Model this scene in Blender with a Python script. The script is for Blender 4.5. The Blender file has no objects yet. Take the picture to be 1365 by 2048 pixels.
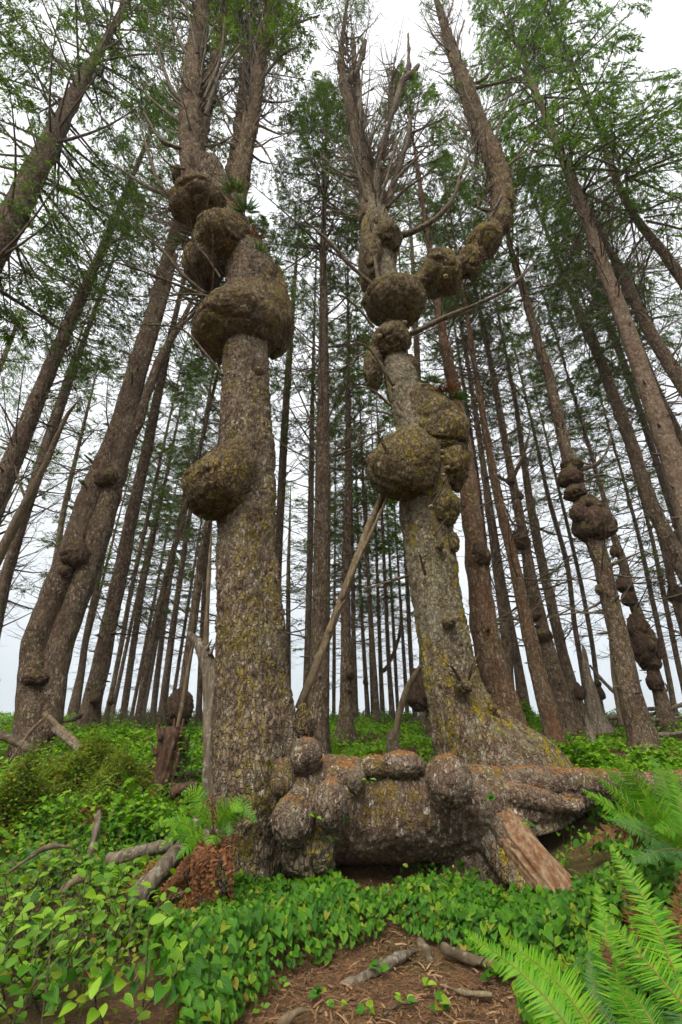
import bpy, math, random
import numpy as np
from mathutils import Vector, Matrix

random.seed(7)
rng = np.random.default_rng(7)
sc = bpy.context.scene
COL = sc.collection

# ------------------------------------------------------------------ camera
CAM = np.array([0.0, 0.0, 1.3])
PITCH = math.radians(27.6)
F = 2048 / 36 * 16.0
FWD = np.array([0, math.cos(PITCH), math.sin(PITCH)])
UPV = np.array([0, -math.sin(PITCH), math.cos(PITCH)])
cam = bpy.data.cameras.new('camera')
cam.sensor_fit = 'VERTICAL'; cam.sensor_height = 36; cam.sensor_width = 24
cam.lens = 16; cam.clip_end = 3000; cam.clip_start = 0.05
camo = bpy.data.objects.new('camera', cam); COL.objects.link(camo)
camo.location = CAM; camo.rotation_euler = (math.pi / 2 + PITCH, 0, 0)
sc.camera = camo

# ------------------------------------------------------------------ sky (overcast) and sun
SUN_EL, SUN_AZ = 52.0, 205.0       # elevation, compass bearing the light comes from (behind the camera, a little left)
w = bpy.data.worlds.new('World'); sc.world = w; w.use_nodes = True
nt = w.node_tree; nt.nodes.clear()
wo = nt.nodes.new('ShaderNodeOutputWorld'); bg = nt.nodes.new('ShaderNodeBackground')
sky = nt.nodes.new('ShaderNodeTexSky'); sky.sky_type = 'NISHITA'; sky.sun_disc = False
sky.sun_elevation = math.radians(SUN_EL); sky.sun_rotation = math.radians(SUN_AZ)
sky.air_density = 1.0; sky.dust_density = 4.0
tc = nt.nodes.new('ShaderNodeTexCoord'); sx = nt.nodes.new('ShaderNodeSeparateXYZ')
nt.links.new(tc.outputs['Generated'], sx.inputs[0])
ov = nt.nodes.new('ShaderNodeValToRGB')          # standard overcast sky: zenith about three times the horizon
e = ov.color_ramp.elements
e[0].position = 0.0; e[0].color = (5.0, 5.7, 6.2, 1)
e[1].position = 1.0; e[1].color = (9.8, 9.9, 10.0, 1)
m = e.new(0.30); m.color = (7.2, 7.5, 7.7, 1)
nt.links.new(sx.outputs['Z'], ov.inputs[0])
mx = nt.nodes.new('ShaderNodeMix'); mx.data_type = 'RGBA'; mx.inputs[0].default_value = 0.90
cn = nt.nodes.new('ShaderNodeTexNoise'); cn.inputs['Scale'].default_value = 3.0; cn.inputs['Detail'].default_value = 4   # faint cloud tone all round
nt.links.new(tc.outputs['Generated'], cn.inputs['Vector'])
cr_ = nt.nodes.new('ShaderNodeMapRange'); cr_.inputs[1].default_value = .3; cr_.inputs[2].default_value = .7; cr_.inputs[3].default_value = .90; cr_.inputs[4].default_value = 1.08
nt.links.new(cn.outputs[0], cr_.inputs[0])
vm = nt.nodes.new('ShaderNodeVectorMath'); vm.operation = 'SCALE'; nt.links.new(ov.outputs[0], vm.inputs[0]); nt.links.new(cr_.outputs[0], vm.inputs['Scale'])
nt.links.new(sky.outputs[0], mx.inputs[6]); nt.links.new(vm.outputs[0], mx.inputs[7])
bg.inputs['Strength'].default_value = 0.050
nt.links.new(mx.outputs[2], bg.inputs['Color']); nt.links.new(bg.outputs[0], wo.inputs[0])
sl = bpy.data.lights.new('sun', 'SUN'); sl.energy = 1.5; sl.angle = math.radians(40); sl.color = (1, 0.93, 0.82)
so = bpy.data.objects.new('sun', sl); COL.objects.link(so)
az, el = math.radians(SUN_AZ), math.radians(SUN_EL)
sd = Vector((math.sin(az) * math.cos(el), math.cos(az) * math.cos(el), math.sin(el)))
so.rotation_euler = sd.to_track_quat('Z', 'Y').to_euler(); so.location = (0, -5, 30)
sc.view_settings.view_transform = 'Standard'; sc.view_settings.look = 'None'
sc.view_settings.exposure = 1.58; sc.view_settings.gamma = 1.0
try: sc.view_settings.use_curve_mapping = False
except Exception: pass
sc.render.engine = 'CYCLES'
cy = sc.cycles
cy.max_bounces = 4; cy.diffuse_bounces = 2; cy.glossy_bounces = 1; cy.transmission_bounces = 2; cy.volume_bounces = 0
cy.use_adaptive_sampling = True; cy.adaptive_threshold = 0.07; cy.adaptive_min_samples = 16
cy.use_denoising = True; cy.caustics_reflective = False; cy.caustics_refractive = False
try: cy.denoiser = 'OPENIMAGEDENOISE'
except Exception: pass

# ------------------------------------------------------------------ maths helpers
def ray(px, py):
    u = (px - 682.5) / F; v = (1024 - py) / F
    return FWD + u * np.array([1.0, 0, 0]) + v * UPV
def P(px, py, y):                      # the point of the place at depth y that the photo shows there
    d = ray(px, py); return CAM + d * (y / d[1])
def tdepth(p): return float(np.dot(np.asarray(p) - CAM, FWD))
def W(wpx, p): return wpx / F * tdepth(p)

def _h(ix, iy, iz, s):
    n = (ix.astype(np.int64) * 374761393 + iy.astype(np.int64) * 668265263 + iz.astype(np.int64) * 2147483647 + s * 974634541) & 0xFFFFFFFF
    n = ((n ^ (n >> 13)) * 1274126177) & 0xFFFFFFFF
    n = ((n ^ (n >> 16)) * 2246822519) & 0xFFFFFFFF
    return ((n ^ (n >> 15)) & 0xFFFFFF) / float(0x1000000)
def vnoise(p, s=0):
    p = np.asarray(p, float); i = np.floor(p).astype(np.int64); f = p - i; f = f * f * (3 - 2 * f)
    r = 0
    for dx in (0, 1):
        for dy in (0, 1):
            for dz in (0, 1):
                wgt = (f[:, 0] if dx else 1 - f[:, 0]) * (f[:, 1] if dy else 1 - f[:, 1]) * (f[:, 2] if dz else 1 - f[:, 2])
                r = r + wgt * _h(i[:, 0] + dx, i[:, 1] + dy, i[:, 2] + dz, s)
    return r * 2 - 1
def fbm(p, s=0, o=3):
    r = 0; a = 1.0; p = np.asarray(p, float)
    for k in range(o):
        r = r + a * vnoise(p * (2 ** k), s + k * 17); a *= 0.5
    return r
def worley(p, s=0):
    i = np.floor(p).astype(np.int64)
    f1 = np.full(len(p), 9.0); f2 = np.full(len(p), 9.0); cid = np.zeros(len(p))
    for dx in (-1, 0, 1):
        for dy in (-1, 0, 1):
            for dz in (-1, 0, 1):
                c = i + np.array([dx, dy, dz])
                q = c + np.stack([_h(c[:, 0], c[:, 1], c[:, 2], s + k) for k in (1, 2, 3)], 1)
                d = np.linalg.norm(q - p, axis=1)
                cl = d < f1
                f2 = np.where(cl, f1, np.minimum(f2, d))
                cid = np.where(cl, _h(c[:, 0], c[:, 1], c[:, 2], s + 9), cid)
                f1 = np.where(cl, d, f1)
    return f1, f2, cid
def sstep(a, b, x):
    t = np.clip((x - a) / (b - a), 0, 1); return t * t * (3 - 2 * t)
def barkdisp(p, cell, amp, s=0, stretch=1.5):
    q = p / (cell * np.array([1, 1, stretch]))
    q = q + 0.35 * np.stack([vnoise(q * 1.7, s + 31), vnoise(q * 1.7, s + 37), vnoise(q * 1.7, s + 41)], 1)
    f1, f2, cid = worley(q, s)
    e = sstep(0.02, 0.32, f2 - f1)
    return amp * (e * (0.55 + 0.9 * cid) - 0.5) + amp * 0.45 * vnoise(p / (cell * 0.33), s + 5)

def catmull(pts, n):
    pts = np.asarray(pts, float)
    if len(pts) == 2: 
        t = np.linspace(0, 1, n)[:, None]; return pts[0] * (1 - t) + pts[1] * t
    P0 = np.vstack([2 * pts[0] - pts[1], pts, 2 * pts[-1] - pts[-2]])
    seg = np.linalg.norm(np.diff(pts[:, :3], axis=0), axis=1); cum = np.concatenate([[0], np.cumsum(seg)])
    s = np.linspace(0, cum[-1], n); k = np.clip(np.searchsorted(cum, s, side='right') - 1, 0, len(pts) - 2)
    t = ((s - cum[k]) / np.maximum(seg[k], 1e-9))[:, None]
    a, b, c, d = P0[k], P0[k + 1], P0[k + 2], P0[k + 3]
    return 0.5 * (2 * b + (c - a) * t + (2 * a - 5 * b + 4 * c - d) * t ** 2 + (3 * b - a - 3 * c + d) * t ** 3)

def quads(nr, ns, closed=True):
    i = np.arange(nr - 1)[:, None]; j = np.arange(ns if closed else ns - 1)[None, :]
    j2 = (j + 1) % ns if closed else j + 1
    return np.stack([i * ns + j, i * ns + j2, (i + 1) * ns + j2, (i + 1) * ns + j], -1).reshape(-1, 4)

def tube(pts, rad, segs, rings, disp=None, flute=None, squash=None):
    """swept tube along control points with a radius at each; capped"""
    c = catmull(np.column_stack([np.asarray(pts, float), np.asarray(rad, float)]), rings)
    r = np.maximum(c[:, 3], 0.0015); c = c[:, :3]
    t = np.gradient(c, axis=0); t /= np.linalg.norm(t, axis=1)[:, None] + 1e-12
    ref = np.array([1.0, 0, 0]) if abs(t[0, 0]) < 0.8 else np.array([0, 0, 1.0])
    u = np.zeros_like(c); v = ref
    for k in range(rings):
        v = v - t[k] * np.dot(v, t[k]); v = v / (np.linalg.norm(v) + 1e-12); u[k] = v
    b = np.cross(t, u)
    a = np.linspace(0, 2 * math.pi, segs, endpoint=False)
    dirs = u[:, None, :] * np.cos(a)[None, :, None] + b[:, None, :] * np.sin(a)[None, :, None]
    rr = np.repeat(r[:, None], segs, 1)
    if flute is not None: rr = rr * flute(a[None, :], np.linspace(0, 1, rings)[:, None], c)
    V = c[:, None, :] + dirs * rr[:, :, None]
    V = V.reshape(-1, 3); D = dirs.reshape(-1, 3)
    if disp is not None: V = V + D * disp(V)[:, None]
    Fq = quads(rings, segs)
    V = np.vstack([V, c[0], c[-1]])
    n = rings * segs; j = np.arange(segs); j2 = (j + 1) % segs
    tri = np.vstack([np.stack([j2, j, np.full(segs, n)], 1), np.stack([j + n - segs, j2 + n - segs, np.full(segs, n + 1)], 1)])
    return V, Fq, tri

def blob(c, rx, ry, rz, seed, res=64, cell=0.07, amp=0.012, top=0.0, lump=0.10, lean=(0, 0), bell=0.0, neck=0.5):
    """a burl: lumpy ellipsoid, its upper half drawn up into the trunk by `top`"""
    nr, ns = int(res * 0.62), res
    th = np.linspace(0.02, math.pi - 0.02, nr)[:, None]; ph = np.linspace(0, 2 * math.pi, ns, endpoint=False)[None, :]
    n = np.stack([np.sin(th) * np.cos(ph), np.sin(th) * np.sin(ph), -np.cos(th) + 0 * ph], -1).reshape(-1, 3)
    rr = 1 + lump * fbm(n * 1.6 + seed * 3.1, seed, 3)
    fold = vnoise(n * 1.3 + seed * 1.7, seed + 77); rr = rr - 1.1 * lump * np.exp(-(fold / .07) ** 2) * sstep(.5, -.3, n[:, 2])
    V = n * rr[:, None]
    z = V[:, 2].copy(); up = np.clip(z, 0, None)
    V[:, 2] = z + top * up ** 1.5
    sh = 1 - 0.30 * min(top, 1.0) * sstep(0.2, 1, up)
    if bell:
        zc = np.clip(n[:, 2], 0, 1); rs = np.sqrt(np.clip(1 - zc ** 2, 1e-4, 1)); zl = np.clip(-n[:, 2], 0, .999); lowf = np.clip(1 - zl ** 2.7, 1e-3, 1) ** (1 / 2.7) / np.sqrt(1 - zl ** 2); rb = neck + (1 - neck) * (.5 + .5 * np.cos(math.pi * zc ** .9))
        sh = np.where(n[:, 2] > 0, (1 - bell) * 1 + bell * np.minimum(rb / rs, 6), 1 + min(1, bell * 1.5) * (np.minimum(lowf, 2.2) - 1))
    V[:, 0] = V[:, 0] * sh + lean[0] * up; V[:, 1] = V[:, 1] * sh + lean[1] * up
    V = V * np.array([rx, ry, rz]) + np.asarray(c)
    V = V + n * barkdisp(V, cell, amp, seed, 1.15)[:, None]
    Fq = quads(nr, ns); N = nr * ns
    V = np.vstack([V, V[:ns].mean(0), V[N - ns:N].mean(0)])
    j = np.arange(ns); j2 = (j + 1) % ns
    tri = np.vstack([np.stack([j2, j, np.full(ns, N)], 1), np.stack([j + N - ns, j2 + N - ns, np.full(ns, N + 1)], 1)])
    return V, Fq, tri

# ------------------------------------------------------------------ object helpers
ORI = {}
def mesh(name, V, Q=None, T=None, mat=None, smooth=True, attr=None, uv=None):
    me = bpy.data.meshes.new(name)
    V = np.ascontiguousarray(V, np.float32)
    Q = np.zeros((0, 4), np.int32) if Q is None else np.asarray(Q, np.int32)
    T = np.zeros((0, 3), np.int32) if T is None else np.asarray(T, np.int32)
    me.vertices.add(len(V)); me.vertices.foreach_set('co', V.ravel())
    li = np.concatenate([Q.ravel(), T.ravel()]).astype(np.int32)
    me.loops.add(len(li)); me.loops.foreach_set('vertex_index', li)
    st = np.concatenate([np.arange(len(Q)) * 4, len(Q) * 4 + np.arange(len(T)) * 3]).astype(np.int32)
    me.polygons.add(len(st)); me.polygons.foreach_set('loop_start', st)
    me.polygons.foreach_set('use_smooth', np.full(len(st), smooth, bool))
    me.update(calc_edges=True)
    if attr is not None:
        for k, val in attr.items():
            a = me.attributes.new(k, 'FLOAT', 'POINT'); a.data.foreach_set('value', np.ascontiguousarray(val, np.float32))
    if mat: me.materials.append(mat)
    return me
def obj(name, me, parent=None, loc=None):
    o = bpy.data.objects.new(name, me); COL.objects.link(o)
    if parent is not None: o.parent = parent
    if loc is not None: o.location = loc
    return o
def thing(name, loc, label, cat, group=None):
    o = bpy.data.objects.new(name, None); COL.objects.link(o); o.location = [float(x) for x in loc]
    o.empty_display_size = 0.1
    o['label'] = label; o['category'] = cat
    if group: o['group'] = group
    ORI[o.name] = np.array([float(x) for x in loc]); return o
def tag(o, label, cat, group=None):
    o['label'] = label; o['category'] = cat
    if group: o['group'] = group
    return o
def part(name, g, mat, root, parent=None, smooth=True, attr=None):
    """geometry in world coordinates becomes a child of root (or of one of its parts)"""
    V, Q, T = g
    return obj(name, mesh(name, np.asarray(V) - ORI[root.name], Q, T, mat, smooth, attr), parent or root)
def merge(gs):
    Vs, Qs, Ts, n = [], [], [], 0
    for V, Q, T in gs:
        Vs.append(V); 
        if Q is not None and len(Q): Qs.append(np.asarray(Q) + n)
        if T is not None and len(T): Ts.append(np.asarray(T) + n)
        n += len(V)
    return np.vstack(Vs), (np.vstack(Qs) if Qs else None), (np.vstack(Ts) if Ts else None)
def spread(tmplV, tmplQ, tmplT, pos, X, Y, Z, sx, sy=None, sz=None):
    """many copies of a small template: returns V,Q,T"""
    sy = sx if sy is None else sy; sz = sx if sz is None else sz
    k = len(tmplV); n = len(pos)
    V = (pos[:, None, :] + tmplV[None, :, 0, None] * (X * sx[:, None])[:, None, :]
         + tmplV[None, :, 1, None] * (Y * sy[:, None])[:, None, :] + tmplV[None, :, 2, None] * (Z * sz[:, None])[:, None, :]).reshape(-1, 3)
    off = (np.arange(n) * k)[:, None, None]
    Q = None if tmplQ is None else (np.asarray(tmplQ)[None] + off).reshape(-1, 4)
    T = None if tmplT is None else (np.asarray(tmplT)[None] + off).reshape(-1, 3)
    return V, Q, T
def norm(a): return a / (np.linalg.norm(a, axis=-1, keepdims=True) + 1e-9)
def frame(Yd, N):
    Y = norm(Yd); Z = norm(N - Y * np.sum(N * Y, -1, keepdims=True)); X = np.cross(Y, Z); return X, Y, Z

# ------------------------------------------------------------------ materials
class NB:
    def __init__(s, name):
        s.m = bpy.data.materials.new(name); s.m.use_nodes = True; s.t = s.m.node_tree; s.t.nodes.clear()
        s.out = s.t.nodes.new('ShaderNodeOutputMaterial')
    def n(s, typ, **kw):
        nd = s.t.nodes.new(typ)
        for k, v in kw.items():
            if k[0] == 'i' and k[1:].isdigit(): nd.inputs[int(k[1:])].default_value = v
            else: setattr(nd, k, v)
        return nd
    def l(s, a, b): s.t.links.new(a, b)
    def coords(s):
        g = s.n('ShaderNodeNewGeometry'); return g
    def noise(s, vec, scale, detail=3, rough=0.55, dist=0.0):
        nd = s.n('ShaderNodeTexNoise'); nd.inputs['Scale'].default_value = scale; nd.inputs['Detail'].default_value = detail
        nd.inputs['Roughness'].default_value = rough; nd.inputs['Distortion'].default_value = dist; s.l(vec, nd.inputs['Vector']); return nd.outputs[0]
    def vor(s, vec, scale, feature='DISTANCE_TO_EDGE', rnd=1.0):
        nd = s.n('ShaderNodeTexVoronoi', feature=feature); nd.inputs['Scale'].default_value = scale; nd.inputs['Randomness'].default_value = rnd; s.l(vec, nd.inputs['Vector']); return nd
    def scale(s, vec, v3):
        nd = s.n('ShaderNodeVectorMath', operation='MULTIPLY'); nd.inputs[1].default_value = v3; s.l(vec, nd.inputs[0]); return nd.outputs[0]
    def ss(s, val, a, b):
        nd = s.n('ShaderNodeMapRange', interpolation_type='SMOOTHSTEP'); nd.inputs[1].default_value = a; nd.inputs[2].default_value = b
        s.l(val, nd.inputs[0]); return nd.outputs[0]
    def math(s, op, a, b=None):
        nd = s.n('ShaderNodeMath', operation=op)
        for k, x in enumerate((a, b)):
            if x is None: continue
            if isinstance(x, (int, float)): nd.inputs[k].default_value = x
            else: s.l(x, nd.inputs[k])
        return nd.outputs[0]
    def mix(s, f, a, b):
        nd = s.n('ShaderNodeMix', data_type='RGBA')
        for k, x in ((0, f), (6, a), (7, b)):
            if isinstance(x, (int, float)): nd.inputs[k].default_value = x
            elif isinstance(x, tuple): nd.inputs[k].default_value = (*x, 1)
            else: s.l(x, nd.inputs[k])
        return nd.outputs[2]
    def bump(s, h, strength, dist, normal=None):
        nd = s.n('ShaderNodeBump'); nd.inputs['Strength'].default_value = strength; nd.inputs['Distance'].default_value = dist
        s.l(h, nd.inputs['Height'])
        if normal: s.l(normal, nd.inputs['Normal'])
        return nd.outputs[0]
    def bsdf(s, col, rough=0.9, normal=None, spec=0.2):
        b = s.n('ShaderNodeBsdfPrincipled'); b.inputs['Roughness'].default_value = rough
        try: b.inputs['Specular IOR Level'].default_value = spec
        except Exception: pass
        if isinstance(col, tuple): b.inputs['Base Color'].default_value = (*col, 1)
        else: s.l(col, b.inputs['Base Color'])
        if normal: s.l(normal, b.inputs['Normal'])
        return b
    def done(s, sh): s.l(sh.outputs[0], s.out.inputs[0]); return s.m

def bark_mat(name, c1, c2, c3, plate=15.0, lichen=0.5, moss=0.5, yellow=0.0, streaks=0.0, mossc=(0.16, 0.13, 0.02), bumpd=0.02, litter=0.0, redden=0.0, low=None):
    """scaly spruce bark: plates of differing tone, pale lichen flecks, moss; c3 = dark plates"""
    b = NB(name); g = b.coords(); pos = g.outputs['Position']
    p = b.scale(pos, (1, 1, 0.62))
    wv = b.n('ShaderNodeTexNoise'); wv.inputs['Scale'].default_value = plate * 0.7; wv.inputs['Detail'].default_value = 2; b.l(p, wv.inputs['Vector'])
    va = b.n('ShaderNodeVectorMath', operation='MULTIPLY_ADD'); va.inputs[1].default_value = (0.07, 0.07, 0.07); b.l(wv.outputs[1], va.inputs[0]); b.l(p, va.inputs[2]); pw = va.outputs[0]
    ed = b.vor(pw, plate); ce = b.vor(pw, plate, 'F1')
    mid = b.noise(pos, 3.5, 4, .6); fine = b.noise(b.scale(pos, (1, 1, .6)), 48, 3, 0.7)
    sep = b.n('ShaderNodeSeparateColor'); b.l(ce.outputs['Color'], sep.inputs[0])
    col = b.mix(b.ss(mid, 0.38, 0.62), c1, c2)
    col = b.mix(b.math('MULTIPLY', b.ss(sep.outputs[0], .3, .95), 0.6), col, c3)
    col = b.mix(b.math('MULTIPLY', b.ss(sep.outputs[2], .72, .95), 0.55), col, tuple(min(.6, x * 1.55) for x in c2))
    if redden: col = b.mix(b.math('MULTIPLY', b.ss(b.noise(b.scale(pos, (3, 3, .5)), 1.6, 3), .45, .62), redden), col, (0.17, 0.075, 0.035))
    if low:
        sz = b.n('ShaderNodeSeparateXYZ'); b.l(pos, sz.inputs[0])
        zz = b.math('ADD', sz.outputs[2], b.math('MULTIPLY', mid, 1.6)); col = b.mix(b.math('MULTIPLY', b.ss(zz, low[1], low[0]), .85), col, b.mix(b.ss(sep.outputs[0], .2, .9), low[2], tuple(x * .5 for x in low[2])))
    lf = b.noise(b.scale(pos, (1, 1, 0.5)), 24, 4, 0.65); lbig = b.noise(pos, 1.7, 2)
    lm = b.math('MULTIPLY', b.ss(lf, 0.55, 0.63), b.ss(lbig, 0.34, 0.58))
    col = b.mix(b.math('MULTIPLY', lm, lichen), col, (0.40, 0.37, 0.30))
    if streaks:
        st = b.noise(b.scale(pos, (9, 9, 0.6)), 1.0, 3)
        col = b.mix(b.math('MULTIPLY', b.ss(st, 0.5, 0.62), streaks), col, (0.27, 0.25, 0.18))
    if yellow:
        yf = b.noise(b.scale(pos, (1, 1, 0.6)), 11, 4, 0.65); yb = b.noise(b.scale(pos, (1.2, 1.2, 0.35)), 1.3, 2)
        ym = b.math('MULTIPLY', b.ss(yf, 0.48, 0.6), b.ss(yb, 0.47, 0.58))
        col = b.mix(b.math('MULTIPLY', ym, yellow), col, (0.30, 0.23, 0.012))
    if moss or litter:
        nz = b.n('ShaderNodeSeparateXYZ'); b.l(g.outputs['Normal'], nz.inputs[0])
    if moss:
        mf = b.noise(pos, 9, 4, 0.65)
        upm = b.math('ADD', b.math('MULTIPLY', nz.outputs[2], 0.14), lbig)
        mm = b.math('MULTIPLY', b.ss(mf, 0.44, 0.56), b.ss(upm, 0.54, 0.66))
        col = b.mix(b.math('MULTIPLY', mm, moss), col, mossc)
    if litter:
        lt = b.math('MULTIPLY', b.ss(nz.outputs[2], 0.66, 0.92), b.ss(b.noise(pos, 7, 4, .6), 0.44, 0.54))
        col = b.mix(b.math('MULTIPLY', lt, litter), col, (0.27, 0.12, 0.035))
    h = b.math('ADD', b.ss(ed.outputs[0], 0.0, 0.16), b.math('MULTIPLY', fine, 0.6)); h = b.math('ADD', h, b.math('MULTIPLY', sep.outputs[1], 0.6))
    nrm = b.bump(h, 1.0, bumpd)
    return b.done(b.bsdf(col, 0.92, nrm, 0.12))

def wood_mat(name, c1, c2, grain=(14, 14, 14), bumpd=0.012, lich=0.0, axis=None):
    b = NB(name); g = b.coords(); pos = g.outputs['Position']
    tcn = b.n('ShaderNodeTexCoord')
    a = b.noise(b.scale(pos, grain), 1.0, 4, 0.6); c = b.noise(pos, 5, 3); f = b.noise(b.scale(pos, grain), 5.0, 3, .7)
    col = b.mix(b.ss(a, 0.38, 0.64), c1, c2)
    col = b.mix(b.math('MULTIPLY', b.ss(c, 0.5, 0.7), 0.5), col, tuple(x * 0.55 for x in c1))
    if lich: col = b.mix(b.math('MULTIPLY', b.ss(b.noise(pos, 22, 4), 0.55, 0.64), lich), col, (0.45, 0.43, 0.36))
    nrm = b.bump(b.math('ADD', a, b.math('MULTIPLY', f, 0.5)), 0.8, bumpd)
    return b.done(b.bsdf(col, 0.85, nrm, 0.2))

def leaf_mat(name, ramp, trans=0.3, rough=0.42, spec=0.35, vein=0.0, spots=0.0, edge=None):
    """ramp: list of (pos, colour) picked per leaf"""
    b = NB(name)
    at = b.n('ShaderNodeAttribute', attribute_name='rnd'); oi = b.n('ShaderNodeObjectInfo')
    r = b.math('FRACT', b.math('ADD', at.outputs['Fac'], oi.outputs['Random']))
    cr = b.n('ShaderNodeValToRGB'); b.l(r, cr.inputs[0])
    el = cr.color_ramp.elements
    el[0].position = ramp[0][0]; el[0].color = (*ramp[0][1], 1); el[1].position = ramp[-1][0]; el[1].color = (*ramp[-1][1], 1)
    for p_, c_ in ramp[1:-1]: q = el.new(p_); q.color = (*c_, 1)
    g = b.coords(); pos = g.outputs['Position']
    n = b.noise(pos, 14, 2)
    col = b.mix(b.math('MULTIPLY', b.ss(n, 0.3, 0.7), 0.35), cr.outputs[0], tuple(x * 0.55 for x in ramp[len(ramp) // 2][1]))
    if edge:
        ea = b.n('ShaderNodeAttribute', attribute_name='edge')
        em = b.math('MULTIPLY', b.ss(ea.outputs['Fac'], 0.72, 1.0), b.ss(r, 0.72, 0.95))
        col = b.mix(em, col, edge)
    if spots: col = b.mix(b.math('MULTIPLY', b.ss(b.noise(pos, 60, 2), 0.66, 0.72), spots), col, (0.25, 0.16, 0.04))
    nrm = None
    if vein:
        ua = b.n('ShaderNodeAttribute', attribute_name='edge')
        nrm = b.bump(b.math('SINE', b.math('MULTIPLY', ua.outputs['Fac'], 22.0)), vein, 0.004)
    bs = b.bsdf(col, rough, nrm, spec)
    tr = b.n('ShaderNodeBsdfTranslucent'); hs = b.n('ShaderNodeHueSaturation'); hs.inputs['Saturation'].default_value = 1.1; hs.inputs['Value'].default_value = 1.5
    b.l(col, hs.inputs['Color']); b.l(hs.outputs[0], tr.inputs[0])
    ms = b.n('ShaderNodeMixShader'); ms.inputs[0].default_value = trans; b.l(bs.outputs[0], ms.inputs[1]); b.l(tr.outputs[0], ms.inputs[2])
    return b.done(ms)

M = {}
DK = (0.05, 0.033, 0.022)
OL = (0.15, 0.135, 0.028)
M['bark_left'] = bark_mat('bark_left', (0.125, 0.086, 0.056), (0.195, 0.148, 0.100), (0.058, 0.037, 0.026), 25, 1.0, 0.8, 0.4, 0.2, (0.15, 0.125, 0.024), bumpd=0.024)
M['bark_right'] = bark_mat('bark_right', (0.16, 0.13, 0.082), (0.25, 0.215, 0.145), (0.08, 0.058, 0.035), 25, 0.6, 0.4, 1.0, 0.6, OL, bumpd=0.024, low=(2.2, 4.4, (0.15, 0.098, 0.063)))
M['burl_left'] = bark_mat('burl_left', (0.108, 0.072, 0.041), (0.15, 0.108, 0.056), DK, 19, 0.35, 0.75, 0.4, 0.05, (0.16, 0.135, 0.022), bumpd=0.034)
M['burl_right'] = bark_mat('burl_right', (0.115, 0.083, 0.045), (0.17, 0.13, 0.066), (0.052, 0.036, 0.021), 20, 0.4, 0.75, 0.5, 0.05, (0.16, 0.14, 0.025), bumpd=0.034)
M['burl_yellow'] = bark_mat('burl_yellow', (0.13, 0.095, 0.06), (0.19, 0.15, 0.095), (0.07, 0.045, 0.03), 18, 0.3, 0.95, 1.0, 0.2, (0.36, 0.27, 0.012), bumpd=0.03)
M['bark_log'] = bark_mat('bark_log', (0.11, 0.072, 0.050), (0.165, 0.116, 0.082), (0.065, 0.042, 0.030), 30, 1.0, 0.6, 0.1, 0.25, (0.16, 0.112, 0.018), bumpd=0.012, litter=0.9)
M['stem'] = bark_mat('stem', (0.115, 0.078, 0.048), (0.17, 0.122, 0.075), (0.052, 0.033, 0.021), 14, 0.25, 0.5, 0.15, 0.0, OL, bumpd=0.032)
M['bark_a'] = bark_mat('bark_a', (0.10, 0.066, 0.044), (0.155, 0.108, 0.072), (0.045, 0.029, 0.02), 20, 0.7, 0.4, 0.0, 0.1, OL, bumpd=0.022)
M['bark_b'] = bark_mat('bark_b', (0.11, 0.076, 0.052), (0.165, 0.12, 0.082), (0.055, 0.036, 0.025), 18, 0.5, 0.4, 0.0, 0.0, OL, bumpd=0.022)
M['bark_red'] = bark_mat('bark_red', (0.12, 0.07, 0.042), (0.17, 0.11, 0.066), (0.055, 0.032, 0.02), 20, 0.6, 0.3, 0.0, 0.1, OL, bumpd=0.022, redden=0.5)
M['bark_pale'] = bark_mat('bark_pale', (0.14, 0.094, 0.062), (0.19, 0.138, 0.097), (0.07, 0.045, 0.03), 24, 0.7, 0.2, 0.0, 0.1, OL, bumpd=0.018)
M['burl_dark'] = bark_mat('burl_dark', (0.08, 0.05, 0.034), (0.115, 0.074, 0.05), (0.042, 0.026, 0.018), 20, 0.12, 0.6, 0.0, 0.0, OL, bumpd=0.024)
M['limb'] = wood_mat('limb', (0.065, 0.048, 0.029), (0.125, 0.095, 0.058), (9, 9, 9), 0.012, 0.2)
M['twig'] = wood_mat('twig', (0.085, 0.064, 0.043), (0.14, 0.11, 0.075), (9, 9, 9), 0.005)
M['grey_wood'] = wood_mat('grey_wood', (0.095, 0.073, 0.05), (0.19, 0.155, 0.112), (22, 22, 3), 0.02, 0.35)
M['dead_pole'] = wood_mat('dead_pole', (0.11, 0.078, 0.044), (0.19, 0.145, 0.085), (18, 18, 4), 0.014, 0.15)
M['red_wood'] = wood_mat('red_wood', (0.05, 0.027, 0.016), (0.105, 0.056, 0.032), (22, 22, 3), 0.03, 0.1)
M['bare_wood'] = wood_mat('bare_wood', (0.17, 0.082, 0.038), (0.28, 0.195, 0.12), (30, 9, 16), 0.03, 0.0)
M['fungus'] = wood_mat('fungus', (0.32, 0.25, 0.15), (0.42, 0.35, 0.23), (20, 20, 20), 0.004)
GR = [(0.0, (0.018, 0.080, 0.005)), (0.35, (0.036, 0.14, 0.006)), (0.7, (0.060, 0.195, 0.007)), (0.93, (0.105, 0.255, 0.010)), (0.98, (0.22, 0.27, 0.015)), (1.0, (0.28, 0.18, 0.03))]
M['leaf'] = leaf_mat('leaf', GR, 0.25, 0.45, 0.25, 0.35, 0.5, (0.24, 0.26, 0.02))
GF = [(0.0, (0.05, 0.145, 0.007)), (0.4, (0.095, 0.24, 0.009)), (0.8, (0.16, 0.33, 0.012)), (1.0, (0.23, 0.36, 0.016))]
M['leaf_far'] = leaf_mat('leaf_far', GF, 0.3, 0.55, 0.18)
GS = [(0.0, (0.055, 0.15, 0.018)), (0.35, (0.11, 0.25, 0.015)), (0.7, (0.19, 0.36, 0.018)), (1.0, (0.24, 0.40, 0.022))]
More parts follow.
